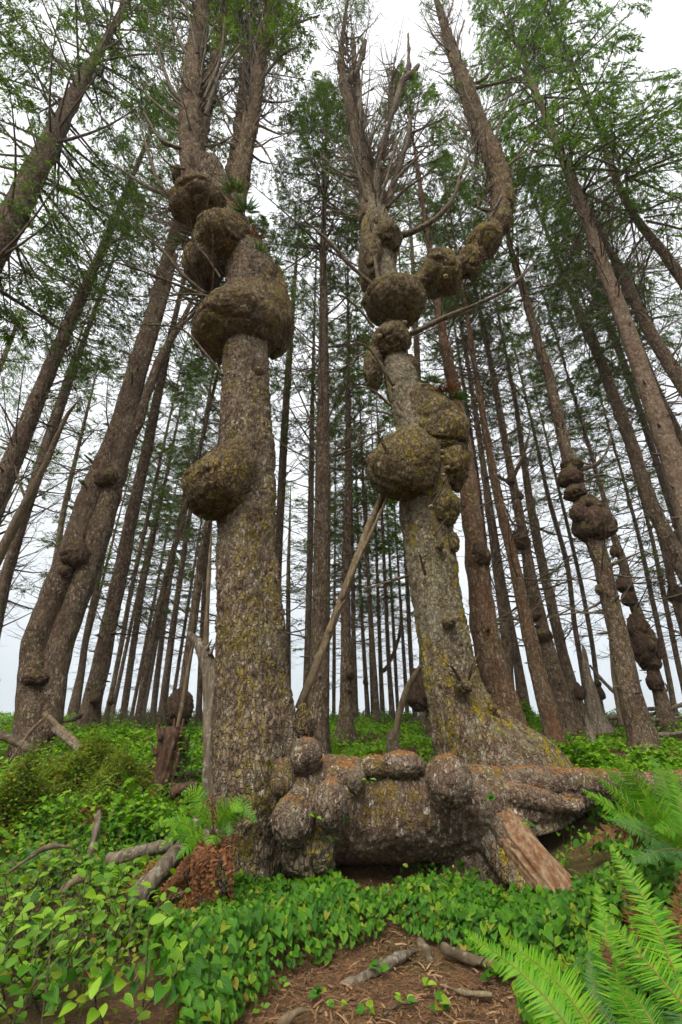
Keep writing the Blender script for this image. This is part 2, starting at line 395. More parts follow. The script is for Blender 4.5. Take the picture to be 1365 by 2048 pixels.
M['salal'] = leaf_mat('salal', GS, 0.3, 0.42, 0.28, 0.2, 0.3)
GB = [(0.0, (0.05, 0.12, 0.008)), (0.5, (0.12, 0.20, 0.012)), (0.85, (0.20, 0.25, 0.015)), (1.0, (0.27, 0.13, 0.025))]
M['bush'] = leaf_mat('bush', GB, 0.3, 0.55, 0.18)
FN = [(0.0, (0.040, 0.155, 0.006)), (0.4, (0.075, 0.235, 0.008)), (0.8, (0.125, 0.31, 0.010)), (0.97, (0.17, 0.33, 0.014)), (1.0, (0.22, 0.16, 0.03))]
M['fern'] = leaf_mat('fern', FN, 0.32, 0.48, 0.2)
FD = [(0.0, (0.10, 0.045, 0.025)), (0.5, (0.16, 0.075, 0.038)), (1.0, (0.24, 0.105, 0.04))]
M['fern_dead'] = leaf_mat('fern_dead', FD, 0.15, 0.85, 0.08)
FO = [(0.0, (0.05, 0.12, 0.04)), (0.6, (0.06, 0.16, 0.03)), (1.0, (0.075, 0.20, 0.02))]
M['fern_dull'] = leaf_mat('fern_dull', FO, 0.2, 0.5, 0.25)
M['rachis'] = wood_mat('rachis', (0.16, 0.11, 0.03), (0.22, 0.15, 0.05), (9, 9, 9), 0.001)
NE = [(0.0, (0.042, 0.085, 0.014)), (0.5, (0.075, 0.14, 0.018)), (1.0, (0.13, 0.215, 0.024))]
M['needle'] = leaf_mat('needle', NE, 0.45, 0.6, 0.2)
NH = [(0.0, (0.045, 0.10, 0.012)), (0.5, (0.085, 0.18, 0.018)), (1.0, (0.16, 0.28, 0.025))]
M['needle_green'] = leaf_mat('needle_green', NH, 0.48, 0.55, 0.2)
M['litter'] = leaf_mat('litter', [(0.0, (0.075, 0.045, 0.027)), (0.4, (0.17, 0.095, 0.047)), (0.75, (0.26, 0.15, 0.076)), (1.0, (0.36, 0.24, 0.14))], 0.05, 0.85, 0.1)
M['needles_dead'] = leaf_mat('needles_dead', [(0.0, (0.16, 0.07, 0.022)), (0.5, (0.25, 0.115, 0.038)), (1.0, (0.34, 0.17, 0.065))], 0.05, 0.85, 0.1)

b = NB('ground'); g = b.coords(); pos = g.outputs['Position']
c = b.mix(b.ss(b.noise(pos, 3, 4), .35, .65), (0.085, 0.050, 0.028), (0.16, 0.092, 0.050))
c = b.mix(b.math('MULTIPLY', b.ss(b.noise(pos, 40, 3), .5, .66), .7), c, (0.25, 0.145, 0.078))
c = b.mix(b.math('MULTIPLY', b.ss(b.noise(pos, 90, 2), .58, .66), .8), c, (0.028, 0.018, 0.012))
c = b.mix(b.math('MULTIPLY', b.ss(b.noise(pos, .7, 3), .5, .62), .45), c, (0.05, 0.07, 0.018))
M['ground'] = b.done(b.bsdf(c, 0.95, b.bump(b.math('ADD', b.noise(pos, 45, 4, .7), b.noise(pos, 140, 2)), 0.9, 0.02), 0.1))
b = NB('sea'); g = b.coords()
M['sea'] = b.done(b.bsdf((0.10, 0.13, 0.15), 0.25, b.bump(b.noise(g.outputs['Position'], 0.6, 3), .3, .1), 0.4))

# ------------------------------------------------------------------ ground
GY = np.array([-300, -20, 0, 3, 4.2, 5.0, 5.6, 6.0, 7.0, 8.0, 9.5, 13, 18, 26, 29, 34, 60, 120, 400, 1500.])
GZ = np.array([-8, -0.6, 0.0, .07, .07, .10, .17, .34, .64, .92, 1.22, 1.56, 1.98, 2.64, 2.72, 1.9, -10, -30, -32, -32.])
def ground_z(x, y, fine=True):
    x = np.atleast_1d(np.asarray(x, float)); y = np.atleast_1d(np.asarray(y, float))
    z = np.interp(y, GY, GZ)
    z = z + 0.12 * sstep(-1.5, -2.6, x) * sstep(2.5, 4.5, y) * sstep(8, 6, y)
    z = z + 0.34 * sstep(1.3, 2.5, x) * sstep(2.0, 3.4, y) * sstep(8, 5.5, y)
    z = z + 0.05 * sstep(0.9, 1.3, np.hypot((x - .2) / 1.0, (y - 2.6) / 1.6)) * sstep(5.6, 4.6, y)
    p = np.stack([x, y, 0 * x], 1)
    z = z + 0.10 * fbm(p * 0.45, 3, 2) * sstep(4, 9, y) + 0.6 * fbm(p * .07, 8, 2) * sstep(30, 60, y)
    if fine: z = z + 0.025 * fbm(p * 2.3, 5, 3)
    return z
def gz(x, y): return float(ground_z(x, y, False)[0])
def axis(a, b, fine, far0, far1):
    mid = np.arange(a, b + 1e-6, fine); g1 = a - np.geomspace(fine, a - far0, 46)[::-1]; g2 = b + np.geomspace(fine, far1 - b, 46)
    return np.concatenate([g1, mid, g2])
gx = axis(-6, 6, 0.07, -800, 800); gy = axis(2.0, 12, 0.07, -300, 900)
XX, YY = np.meshgrid(gx, gy); zz = ground_z(XX.ravel(), YY.ravel())
V = np.stack([XX.ravel(), YY.ravel(), zz], 1)
go = obj('ground', mesh('ground', V, quads(len(gy), len(gx), False), None, M['ground'])); go['kind'] = 'structure'
q = 850.
so_ = obj('sea', mesh('sea', [(-q, 40, -29), (q, 40, -29), (q, 950, -29), (-q, 950, -29)], [(0, 1, 2, 3)], None, M['sea'])); so_['kind'] = 'structure'

# ------------------------------------------------------------------ tree building kit
def ptubes(C, R, segs=3):
    """many thin tubes at once: C (n,k,3) centres, R (n,k) radii"""
    n, k, _ = C.shape
    t = norm(np.gradient(C, axis=1)); ref = np.where(np.abs(t[..., 2:3]) > 0.9, np.array([1.0, 0, 0]), np.array([0, 0, 1.0]))
    u = norm(np.cross(t, ref)); v = np.cross(t, u)
    a = np.linspace(0, 2 * math.pi, segs, endpoint=False)
    V = C[:, :, None, :] + R[:, :, None, None] * (u[:, :, None, :] * np.cos(a)[:, None] + v[:, :, None, :] * np.sin(a)[:, None])
    q = quads(k, segs); Q = (q[None] + (np.arange(n) * k * segs)[:, None, None]).reshape(-1, 4)
    return V.reshape(-1, 3), Q, None

def boughs(seed, L, rad, nb, ntw, nst, droop=0.25, elev=(-5, 45), low=0.5, st=(0.10, 0.20), sw=0.036, hang=0.35, bare=0.3, power=0.7):
    """live crown: boughs with side twigs and needle sprays; returns wood and foliage in local coordinates (axis +Z)"""
    r = np.random.default_rng(seed)
    h = L * np.sort(r.random(nb)) ** 0.95; fr = h / L
    az = r.random(nb) * 2 * math.pi
    ln = (rad * (1 - fr) ** power * (0.55 + 0.6 * r.random(nb)) * (low + (1 - low) * sstep(0, .25, fr)) + 0.25)
    el = np.radians(elev[0] + (elev[1] - elev[0]) * fr ** 1.3 + r.normal(0, 9, nb))
    d = np.stack([np.cos(az) * np.cos(el), np.sin(az) * np.cos(el), np.sin(el)], 1)
    s = np.linspace(0, 1, 6)
    side = np.stack([-np.sin(az), np.cos(az), 0 * az], 1); bend = r.normal(0, .10, nb)
    def at(i, t):
        base = np.stack([0 * h[i], 0 * h[i], h[i]], -1); l = ln[i]
        return base + d[i] * (l * t)[..., None] + np.array([0, 0, 1.0]) * (l * (-droop * t ** 2 + droop * .75 * t ** 4))[..., None] + side[i] * (l * bend[i] * t ** 2)[..., None]
    I = np.repeat(np.arange(nb)[:, None], 6, 1)
    C = at(I, np.repeat(s[None], nb, 0)); R = (0.010 + 0.011 * ln[:, None]) * (1 - 0.85 * s[None])
    wood = [ptubes(C, R)]
    # side twigs
    n = nb * ntw; bi = np.repeat(np.arange(nb), ntw); t = bare + (1 - bare) * r.random(n) ** 0.8
    keep = r.random(n) < np.clip(ln[bi] / (rad * 0.6), 0.35, 1); bi = bi[keep]; t = t[keep]; n = len(bi)
    p0 = at(bi, t); sg = r.choice([-1, 1], n)
    ang = np.radians(35 + 35 * r.random(n)) * sg
    fwd = np.stack([np.cos(az[bi]), np.sin(az[bi]), 0 * t], 1); sd_ = side[bi]
    td = norm(fwd * np.cos(ang)[:, None] + sd_ * np.sin(ang)[:, None] + np.array([0, 0, 1.0]) * (-hang * r.random(n) + 0.15 * r.normal(0, 1, n))[:, None])
    tl = np.clip(ln[bi] * 0.38 * (1.15 - t) * (0.6 + 0.8 * r.random(n)) + 0.12, 0.12, 0.95)
    dz = np.array([0, 0, -1.0]) * (tl * hang * .4)[:, None]
    C2 = np.stack([p0, p0 + td * (tl * .5)[:, None] + dz * .25, p0 + td * tl[:, None] + dz], 1)
    wood.append(ptubes(C2, np.repeat(np.array([[0.006, 0.004, 0.002]]), n, 0)))
    # needle sprays on the twigs (and the bough ends)
    m = n * nst; ti = np.repeat(np.arange(n), nst); u = r.random(m) ** 0.8
    q0 = p0[ti] + td[ti] * (tl[ti] * u)[:, None] + dz[ti] * (u ** 2)[:, None]
    lat = norm(np.cross(td[ti], np.array([0, 0, 1.0]))); sg = r.choice([-1, 1], m)
    sd2 = norm(td[ti] * (0.5 + .5 * r.random(m))[:, None] + lat * (sg * (0.2 + 0.8 * r.random(m)))[:, None] + r.normal(0, .28, (m, 3)) + np.array([0, 0, -hang * .5]))
    N = norm(np.array([0, 0, 1.0]) + r.normal(0, .65, (m, 3)))
    X, Y, Z = frame(sd2, N)
    sl_ = st[0] + (st[1] - st[0]) * r.random(m); w_ = sw * (0.7 + .6 * r.random(m))
    tv = np.array([[0, 0, 0], [-.5, .45, .05], [0, 1, -.05], [.5, .45, .05]])
    Vf, Qf, _ = spread(tv, [[0, 1, 2, 3]], None, q0, X, Y, Z, w_, sl_, sl_)
    rn = np.repeat(np.clip(.5 * r.random(m) + .5 * r.random(n)[ti], 0, .999), 4)
    return merge(wood), (Vf, Qf, None), rn

def deadwood(seed, L, nb, ln=(0.5, 2.0), elev=(-15, 30), up=0.25, thick=1.0):
    r = np.random.default_rng(seed); h = L * r.random(nb); az = r.random(nb) * 2 * math.pi
    l = ln[0] + (ln[1] - ln[0]) * r.random(nb) ** 1.4; el = np.radians(r.uniform(elev[0], elev[1], nb))
    d = np.stack([np.cos(az) * np.cos(el), np.sin(az) * np.cos(el), np.sin(el)], 1); s = np.linspace(0, 1, 6)
    side = np.stack([-np.sin(az), np.cos(az), 0 * az], 1); bend = r.normal(0, .18, nb)
    jit = r.normal(0, .022, (nb, 6, 3)) * s[None, :, None]
    C = np.stack([0 * h, 0 * h, h], 1)[:, None] + d[:, None] * (l[:, None] * s)[..., None] + np.array([0, 0, 1.0]) * (up * l[:, None] * s ** 2.2)[..., None] + side[:, None] * (l[:, None] * bend[:, None] * s ** 2)[..., None] + jit * l[:, None, None]
    g = [ptubes(C, thick * (0.008 + 0.009 * l[:, None]) * (1 - .8 * s))]
    k = 5; bi = np.repeat(np.arange(nb), k); ii = r.integers(2, 6, len(bi)); p0 = C[bi, ii]
    td = norm(d[bi] + side[bi] * r.choice([-1, 1], len(bi))[:, None] * r.uniform(.5, 1.3, len(bi))[:, None] + r.normal(0, .3, (len(bi), 3))); tl = l[bi] * r.uniform(.15, .42, len(bi))
    C2 = np.stack([p0, p0 + td * (tl * .5)[:, None], p0 + td * tl[:, None] + np.array([0, 0, .1]) * tl[:, None]], 1)
    g.append(ptubes(C2, np.repeat(thick * np.array([[.006, .0045, .002]]), len(bi), 0)))
    return merge(g)

CROWN = {}
def mk_crown(k, mat='needle', **kw):
    wd, fo, rn = boughs(**kw)
    CROWN[k] = (mesh('branches', wd[0], wd[1], None, M['twig'], True), mesh('crown', fo[0], fo[1], None, M[mat], False, {'rnd': rn}), kw['L'])
mk_crown('a', seed=11, L=14, rad=2.6, nb=78, ntw=13, nst=13, droop=.30, elev=(-8, 50), sw=.027, st=(.08, .17))
mk_crown('b', seed=12, L=14, rad=2.3, nb=74, ntw=12, nst=13, droop=.22, elev=(0, 55), sw=.027, st=(.08, .17))
mk_crown('c', seed=13, L=14, rad=2.7, nb=70, ntw=13, nst=13, droop=.38, elev=(-10, 45), hang=.5, sw=.027, st=(.08, .17))
mk_crown('h', 'needle_green', seed=14, L=14, rad=3.2, nb=85, ntw=17, nst=19, droop=.6, elev=(-16, 40), hang=1.0, sw=.028, st=(.07, .15), bare=.2, power=.5)
mk_crown('t', seed=15, L=14, rad=2.6, nb=48, ntw=16, nst=12, droop=.10, elev=(-3, 30), hang=.08, sw=.030, st=(.10, .20), power=.5, low=.7)
mk_crown('s', seed=16, L=14, rad=1.8, nb=80, ntw=11, nst=11, droop=.2, elev=(0, 50), sw=.028)
mk_crown('m', seed=17, L=14, rad=3.4, nb=105, ntw=17, nst=14, droop=.1, elev=(10, 60), bare=.35, low=.85, sw=.026, st=(.08, .16))
DEAD = {}
for k, kw in (('d', dict(seed=21, L=8, nb=95, ln=(.4, 2.2), elev=(-25, 30), up=.12)), ('w', dict(seed=24, L=8, nb=85, ln=(.4, 2.3), elev=(-25, 40), up=.5, thick=2.0)), ('u', dict(seed=23, L=8, nb=70, ln=(.8, 3.0), elev=(0, 40), up=.3))):
    wd = deadwood(**kw); DEAD[k] = mesh('dead_branches', wd[0], wd[1], None, M['twig'], True)

def align(root, o, p0, p1, sr, sz, spin):
    """place an axis-Z mesh from world point p0 towards p1"""
    o["kind"] = "stuff"
    d = Vector(p1 - p0).normalized()
    qv = Vector((0, 0, 1)).rotation_difference(d)
    loc = Vector(p0 - ORI[root.name])
    o.matrix_local = Matrix.Translation(loc) @ qv.to_matrix().to_4x4() @ Matrix.Rotation(spin, 4, 'Z') @ Matrix.Diagonal((sr, sr, sz, 1))

TREE_N = [0]
def pix_path(pts, y):
    out, rad = [], []
    for p in pts:
        yy = p[3] if len(p) > 3 else y
        c = P(p[0], p[1], yy); out.append(c); rad.append(W(p[2], c) / 2)
    return out, rad
def burl(root, px, py, hw, hh, y, mat, seed, parent=None, res=None, name='burl', depth=1.0, **kw):
    c = P(px, py, y); rx, rz = W(hw, c), W(hh, c)
    ry = (rx * .6 + rz * .4) * depth
    res = res or int(np.clip(2 * max(hw, hh) * 1.0, 18, 120))
    pitch_px = tdepth(c) / F * 2
    cell = kw.pop('cell', max(0.075, pitch_px * 3)); amp = kw.pop('amp', 0.014)
    return part(name, blob(c, rx, ry, rz, seed, res, cell, amp, **kw), mat, root, parent)

def bg_tree(label, y, pts, H=27, crown='a', hs=11, mat='bark_a', burls=(), group=None, cs=1.0, dead='d', name='spruce_tree', dz=2.5, base=True, limbs=(), bmat='burl_dark', fork=None):
    TREE_N[0] += 1; seed = 100 + TREE_N[0] * 7; r = np.random.default_rng(seed)
    C, R = pix_path(pts, y)
    if not base:                                   # its foot stands outside the picture: carry the line down to the ground
        d = C[0] - C[1]; d = d / max(1e-6, -d[2])
        for _ in range(3): 
            k = C[0][2] - gz(C[0][0] + d[0] * (C[0][2]), C[0][1]) 
        foot = C[0] + d * k; C = [foot] + C; R = [R[0] * 1.35] + R
    x0, y0 = C[0][0], C[0][1]; g0 = gz(x0, y0)
    root = thing(name, (x0, y0, g0), label, 'tree', group)
    C = [np.array([x0 - (C[1][0] - C[0][0]) * .05, y0, min(g0, C[0][2]) - 0.35])] + C; R = [R[0] * 1.12] + R
    top = C[-1]; d = norm(np.array(C[-1]) - np.array(C[-2])); d = norm(d * .6 + np.array([0, 0, .6]))
    zt = g0 + H
    if top[2] < zt - 1:
        n_ = zt - top[2]
        C += [top + d * n_ * .5, top + d * n_]; R += [R[-1] * .6, 0.02]
    near = y < 14.5
    segs = 24 if y < 9 else 16 if near else 9; rings = int((zt - g0) / (.12 if y < 9 else .2 if near else .5))
    ff = lambda a, s, c: 1 + (0.05 * np.sin(a * 3 + seed) + .03 * np.sin(a * 5 + seed * 2 + 6 * s)) + 0.16 * np.sin(a * 4 + seed) * np.exp(-np.clip(c[:, 2:3] - g0, 0, 9) * 2.2)
    rm = R[1]
    df = (lambda V: .05 * rm * fbm(V * 2.5, seed, 2) + (.035 * min(rm, .3) * vnoise(V * 14, seed + 3) if near else 0)) 
    part('trunk', tube(C, R, segs, rings, df, ff), M[mat], root)
    Cs = catmull(np.column_stack([C, R]), 200)
    def at(z): 
        i = int(np.clip(np.searchsorted(Cs[:, 2], z), 1, 198)); return Cs[i, :3]
    if crown:
        for ck in crown:
            wd, fo, L0 = CROWN[ck]; z0 = g0 + hs; sz = (H - hs) / L0; spin = r.random() * 6.28
            for nm, me in (('branches', wd), ('crown', fo)):
                o = obj(nm, me, root); align(root, o, at(z0), at(zt - .05), cs, sz, spin)
    if dead:
        zz0 = g0 + dz; lz = max(2.0, hs + 1.5 - dz)
        o = obj('dead_branches', DEAD[dead], root); align(root, o, at(zz0), at(zz0 + lz), min(cs, 1.0) * (.9 if y < 17.5 else .6), lz / 8, r.random() * 6.28)
    if y < 14.5:                                   # knots and broken stubs down the stem
        nk = 46; zk = r.uniform(g0 + 1.0, g0 + hs + 3, nk); ii = np.clip(np.searchsorted(Cs[:, 2], zk), 1, 198); ak = r.random(nk) * 6.28
        dk = np.stack([np.cos(ak), np.sin(ak), r.uniform(-.1, .5, nk)], 1); p_ = Cs[ii, :3] + dk * (Cs[ii, 3] * .8)[:, None]; lk = Cs[ii, 3] * .25 + r.uniform(.05, .22, nk)
        rk = np.clip(Cs[ii, 3] * .12, .014, .035)[:, None] * np.array([[1.3, .9, .5]])
        part('branch_stubs', ptubes(np.stack([p_, p_ + dk * (lk * .5)[:, None], p_ + dk * lk[:, None]], 1), rk, 6), M['limb'], root)['kind'] = 'stuff'
    for i, (bx, by, hw, hh) in enumerate(burls):
        # sit the burl on the trunk at that height
        rt_loc = float(Cs[int(np.clip(np.searchsorted(Cs[:, 2], P(bx, by, y)[2]), 1, 198)), 3])
        rb_ = W(max(hw, hh), P(bx, by, y)); yb = y - max(0.0, rt_loc * 1.05 - rb_ * .35)
        burl(root, bx, by, hw, hh, yb, M[bmat], seed + i, top=.2, lump=.14, bell=.35, neck=.5, res=max(24, int(2 * max(hw, hh))) if near else 18, amp=.02)
    for i, lp in enumerate(limbs):
        c, rr = pix_path(lp, y); part('limb', tube(c, rr, 7, 26, lambda V: .012 * vnoise(V * 6, seed + i)), M['limb'], root)
    if fork:
        for f_ in fork:
            c, rr = pix_path(f_, y); part('stem', tube(c, rr, 16, 90, lambda V: .02 * fbm(V * 3, seed, 2)), M[mat], root)
    return root

# ------------------------------------------------------------------ the two burled spruces in front
def limb(root, pts, y0, y1, seed, mat='limb', name='limb', twigs=6, segs=8):
    n = len(pts); L = [(p[0], p[1], p[2] * .78, y0 + (y1 - y0) * i / (n - 1)) for i, p in enumerate(pts)]
    c, rr = pix_path(L, y0); r = np.random.default_rng(seed)
    g = [tube(c, rr, segs, 12 * n, lambda V: .16 * np.mean(rr) * fbm(V * 9, seed, 2) + .25 * np.mean(rr) * vnoise(V * 4, seed + 1))]
    full = catmull(np.array(c), 40); Rm = np.interp(np.linspace(0, 1, 40), np.linspace(0, 1, n), rr)
    for _ in range(twigs):                          # short broken side twigs
        i = r.integers(12, 38); d = norm(norm(full[i] - full[i - 2]) + r.normal(0, .7, 3)); l = r.uniform(.12, .45)
        g.append(tube([full[i], full[i] + d * l * .5 + r.normal(0, .02, 3), full[i] + d * l], [Rm[i] * .45, Rm[i] * .3, .003], 5, 6))
    return part(name, merge(g), M[mat], root)
def edges(E, y, yt=None):
    n = len(E); yt = y if yt is None else yt
    return pix_path([((a + b) / 2, py, (b - a) * .95, y + (yt - y) * i / (n - 1)) for i, (a, b, py) in enumerate(E)], y)

YL = 5.5
base = P(485, 1800, YL); rootL = thing('burled_spruce', (base[0], YL, gz(base[0], YL)), 'thick brown spruce with a huge bulging burl high up, left of the two front trees', 'tree')
E = [(400, 575, 1850), (405, 573, 1790), (412, 575, 1700), (420, 598, 1590), (427, 600, 1480), (430, 585, 1400), (429, 573, 1300), (431, 563, 1200), (433, 556, 1100), (440, 550, 1000), (441, 548, 900), (443, 541, 800), (447, 537, 700), (450, 545, 620), (448, 552, 540), (432, 508, 470), (398, 470, 400), (372, 450, 345)]
C, R = edges(E, YL); z0 = C[0][2]
fl = lambda a, s, c: 1 + 0.035 * np.sin(3 * a + 1) + .03 * np.sin(5 * a + 2 + 3 * s) + .10 * np.sin(5 * a + .5) * np.exp(-np.clip(c[:, 2:3] - z0, 0, 9) * 1.6)
part('trunk', tube(C, R, 170, 520, lambda V: barkdisp(V, .07, .020, 3) + .03 * fbm(V * 2.2, 9, 3), fl), M['bark_left'], rootL)
k = 300
for (px, py, hw, hh, y, kw) in [(476, 652, 87, 64, 5.42, dict(top=.75, lump=.07, bell=.75, neck=.58, lean=(.16, 0))), (532, 640, 54, 78, 5.8, dict(top=.9, lump=.08, bell=.7, neck=.5)), (446, 484, 58, 56, 5.22, dict(top=.35, lump=.1, bell=.4, neck=.55, lean=(.2, .2))), (412, 522, 40, 56, 5.4, dict(top=.2, lump=.12, bell=.3)),
                               (398, 412, 54, 46, 5.22, dict(top=.5, lump=.09, bell=.5, neck=.55)), (357, 350, 12, 24, 5.5, {}), (437, 968, 69, 72, 5.18, dict(top=.5, lump=.06, lean=(.45, .2), bell=.4, neck=.4)),
                               (518, 742, 9, 10, 5.1, {}), (605, 1450, 18, 40, 5.5, {})]:
    k += 1; burl(rootL, px, py, hw, hh, y, M['burl_left'], k, **kw)
for pts, y in [([(392, 400, 60), (387, 340, 56), (384, 290, 52), (382, 220, 47), (391, 120, 41), (403, 40, 35), (415, -60, 27), (432, -220, 9)], 5.5), ([(400, 300, 24), (408, 240, 27), (425, 150, 24), (445, 60, 20), (470, -60, 14), (490, -160, 5)], 5.7),
               ([(470, 420, 40), (478, 370, 44), (490, 300, 39), (508, 210, 33), (522, 120, 27), (535, 40, 22), (555, -80, 12), (570, -160, 4)], 5.75), ([(460, 390, 26), (463, 350, 27), (475, 280, 24), (488, 180, 20), (500, 80, 15), (512, -20, 7)], 6.0)]:
    c, rr = pix_path(pts, y); rr = [q_ * .88 for q_ in rr]
    k += 1; part('stem', tube(c, rr, 48, 180, lambda V: barkdisp(V, .16, .035, k, .55) + .03 * fbm(V * 2, k, 2)), M['stem'], rootL)
    top = c[-1]
    mid = c[len(c) // 2]
    for ck in 'b':
      wd, fo, L0 = CROWN[ck]
      for nm, me in (('branches', wd), ('crown', fo)):
        o = obj(nm, me, rootL); align(rootL, o, mid, top + (top - mid) * .2, 1.15, np.linalg.norm(top - mid) * 1.2 / L0, k)
for i, (pts, y0, y1) in enumerate([([(350, 398, 14), (320, 368, 11), (302, 320, 9), (285, 265, 5)], 5.4, 5.1), ([(350, 398, 12), (300, 375, 10), (258, 350, 7), (215, 320, 3)], 5.4, 5.8), ([(412, 588, 9), (362, 545, 8), (325, 500, 6), (240, 420, 2.5)], 5.3, 4.9),
        ([(408, 590, 9), (335, 562, 7), (280, 540, 5), (220, 520, 2.5)], 5.3, 4.8), ([(414, 592, 7), (375, 588, 5), (328, 592, 2.5)], 5.2, 4.7), ([(446, 752, 9), (415, 712, 7), (370, 662, 5.5), (320, 650, 4), (248, 651, 2.5)], 5.2, 4.6),
        ([(442, 556, 7), (412, 512, 5), (374, 472, 3)], 5.1, 4.8), ([(410, 600, 10), (370, 645, 7), (345, 660, 4)], 5.5, 5.6),
        ([(378, 215, 14), (345, 180, 10), (318, 105, 7), (295, 20, 3)], 5.4, 5.0), ([(372, 300, 11), (322, 280, 8), (288, 225, 4)], 5.4, 5.1), ([(368, 250, 10), (310, 205, 7), (265, 160, 3)], 5.5, 5.8), ([(385, 130, 10), (350, 60, 7), (330, -20, 4)], 5.4, 5.0),
        ([(408, 200, 9), (440, 120, 7), (450, 40, 4)], 5.3, 4.9), ([(395, 110, 9), (380, 40, 7), (360, -30, 4)], 5.3, 4.8), ([(412, 230, 10), (440, 150, 8), (480, 90, 4)], 5.3, 5.0), ([(515, 170, 9), (560, 115, 6), (600, 90, 3)], 5.7, 5.4), ([(525, 110, 8), (570, 60, 6), (640, 30, 3)], 5.7, 5.4),
        ([(505, 200, 7), (560, 205, 4), (597, 198, 2)], 5.7, 5.5), ([(520, 130, 7), (500, 60, 5), (490, -10, 3)], 5.6, 5.3), ([(497, 270, 7), (530, 300, 5), (560, 365, 2)], 5.8, 5.6), ([(440, 60, 8), (480, 20, 6), (530, -10, 3)], 5.7, 5.5),
        ([(375, 340, 7), (330, 320, 5), (270, 215, 2)], 5.3, 5.0), ([(405, 35, 9), (360, 0, 6), (300, -40, 3)], 5.4, 5.1)]):
    limb(rootL, pts, y0, y1, 400 + i)

YR = 6.45
base = P(960, 1560, YR); rootR = thing('burled_spruce', (base[0], YR, gz(base[0], YR)), 'pale mossy leaning spruce with stacked round burls and forked top, right of the two', 'tree')
E = [(840, 1190, 1640), (852, 1130, 1560), (858, 1062, 1500), (856, 1010, 1450), (850, 977, 1400), (843, 958, 1350), (838, 945, 1300), (830, 935, 1250), (822, 926, 1200), (815, 918, 1150), (807, 911, 1100), (797, 903, 1020), (795, 905, 930), (790, 890, 860), (776, 850, 800), (765, 834, 750), (764, 810, 690), (768, 812, 640), (762, 812, 590), (735, 792, 540), (722, 798, 490), (722, 780, 440), (718, 760, 390)]
C, R = edges(E, YR); zr = C[1][2]
fl2 = lambda a, s, c: 1 + 0.03 * np.sin(3 * a + 2) + .02 * np.sin(6 * a + 1) + .10 * np.sin(4 * a + 1.5) * np.exp(-np.clip(c[:, 2:3] - zr, 0, 9) * 1.8)
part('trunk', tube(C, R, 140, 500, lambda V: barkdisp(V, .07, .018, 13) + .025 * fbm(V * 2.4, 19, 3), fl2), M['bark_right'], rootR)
for (px, py, hw, hh, y, kw) in [(807, 930, 73, 72, 6.05, dict(top=.2, lump=.07, bell=.3, neck=.4, lean=(.25, .1))), (880, 862, 58, 76, 6.35, dict(top=.5, lump=.1, lean=(-.5, 0), bell=.5)), (902, 932, 36, 50, 6.3, dict(lump=.12)), (888, 1018, 31, 36, 6.15, dict(lump=.12, top=.2)), (908, 1085, 11, 24, 6.2, {}),
                               (782, 684, 38, 40, 6.25, dict(lump=.10)), (748, 738, 20, 52, 6.4, dict(lump=.12)), (789, 604, 60, 50, 6.25, dict(lump=.07)), (744, 528, 28, 72, 6.5, dict(lump=.1)), (775, 478, 28, 40, 6.2, dict(lump=.1)), (762, 448, 15, 16, 6.1, {}),
                               (882, 548, 43, 47, 6.45, dict(lump=.13, top=.1)), (940, 525, 24, 37, 6.5, dict(lump=.1)), (970, 484, 34, 34, 6.4, dict(lump=.1)), (1014, 402, 12, 46, 6.5, dict(lump=.1)), (862, 900, 20, 30, 6.1, {}), (822, 735, 16, 30, 6.4, {}),
                               (898, 1243, 14, 16, 6.05, {}), (984, 1418, 10, 12, 6.1, {}), (880, 1090, 9, 10, 6.0, {}), (925, 1372, 20, 14, 5.95, {}), (1005, 445, 20, 26, 6.4, {})]:
    k += 1; burl(rootR, px, py, hw, hh, y, M['burl_right'], k, **kw)
c, rr = pix_path([(800, 590, 34), (845, 565, 42), (885, 548, 44), (935, 525, 42), (970, 485, 46), (998, 445, 44), (1004, 400, 40), (1000, 350, 38), (985, 310, 37), (952, 232, 32), (930, 170, 27), (905, 100, 20), (885, 40, 14), (866, -30, 6)], 6.5)
part('stem', tube(c, rr, 48, 240, lambda V: barkdisp(V, .16, .035, 71, .55) + .03 * fbm(V * 2, 71, 2)), M['stem'], rootR)
for pts, y in [([(745, 450, 54), (738, 400, 44), (728, 340, 31), (717, 285, 25), (698, 205, 19), (686, 160, 16), (683, 100, 12), (690, 40, 7), (697, -10, 3)], 6.5), ([(725, 330, 24), (720, 260, 19), (715, 180, 15), (708, 110, 10), (702, 30, 4)], 6.6), ([(689, 168, 13), (712, 145, 12), (725, 110, 9), (731, 82, 4)], 6.4),
               ([(755, 440, 26), (752, 370, 17), (762, 300, 13), (780, 245, 12), (797, 190, 12), (803, 165, 11), (825, 146, 9), (838, 130, 4)], 6.3), ([(801, 168, 9), (816, 150, 8), (818, 110, 6), (817, 68, 2)], 6.3), ([(770, 420, 16), (798, 335, 12), (815, 285, 11), (821, 240, 9), (836, 220, 4)], 6.3)]:
    c, rr = pix_path(pts, y); k += 1
    part('stem', tube(c, rr, 20, 120, lambda V: barkdisp(V, .12, .016, k, .8) + .04 * fbm(V * 1.5, k, 2)), M['stem'] if pts[0][2] > 30 else M['limb'], rootR)
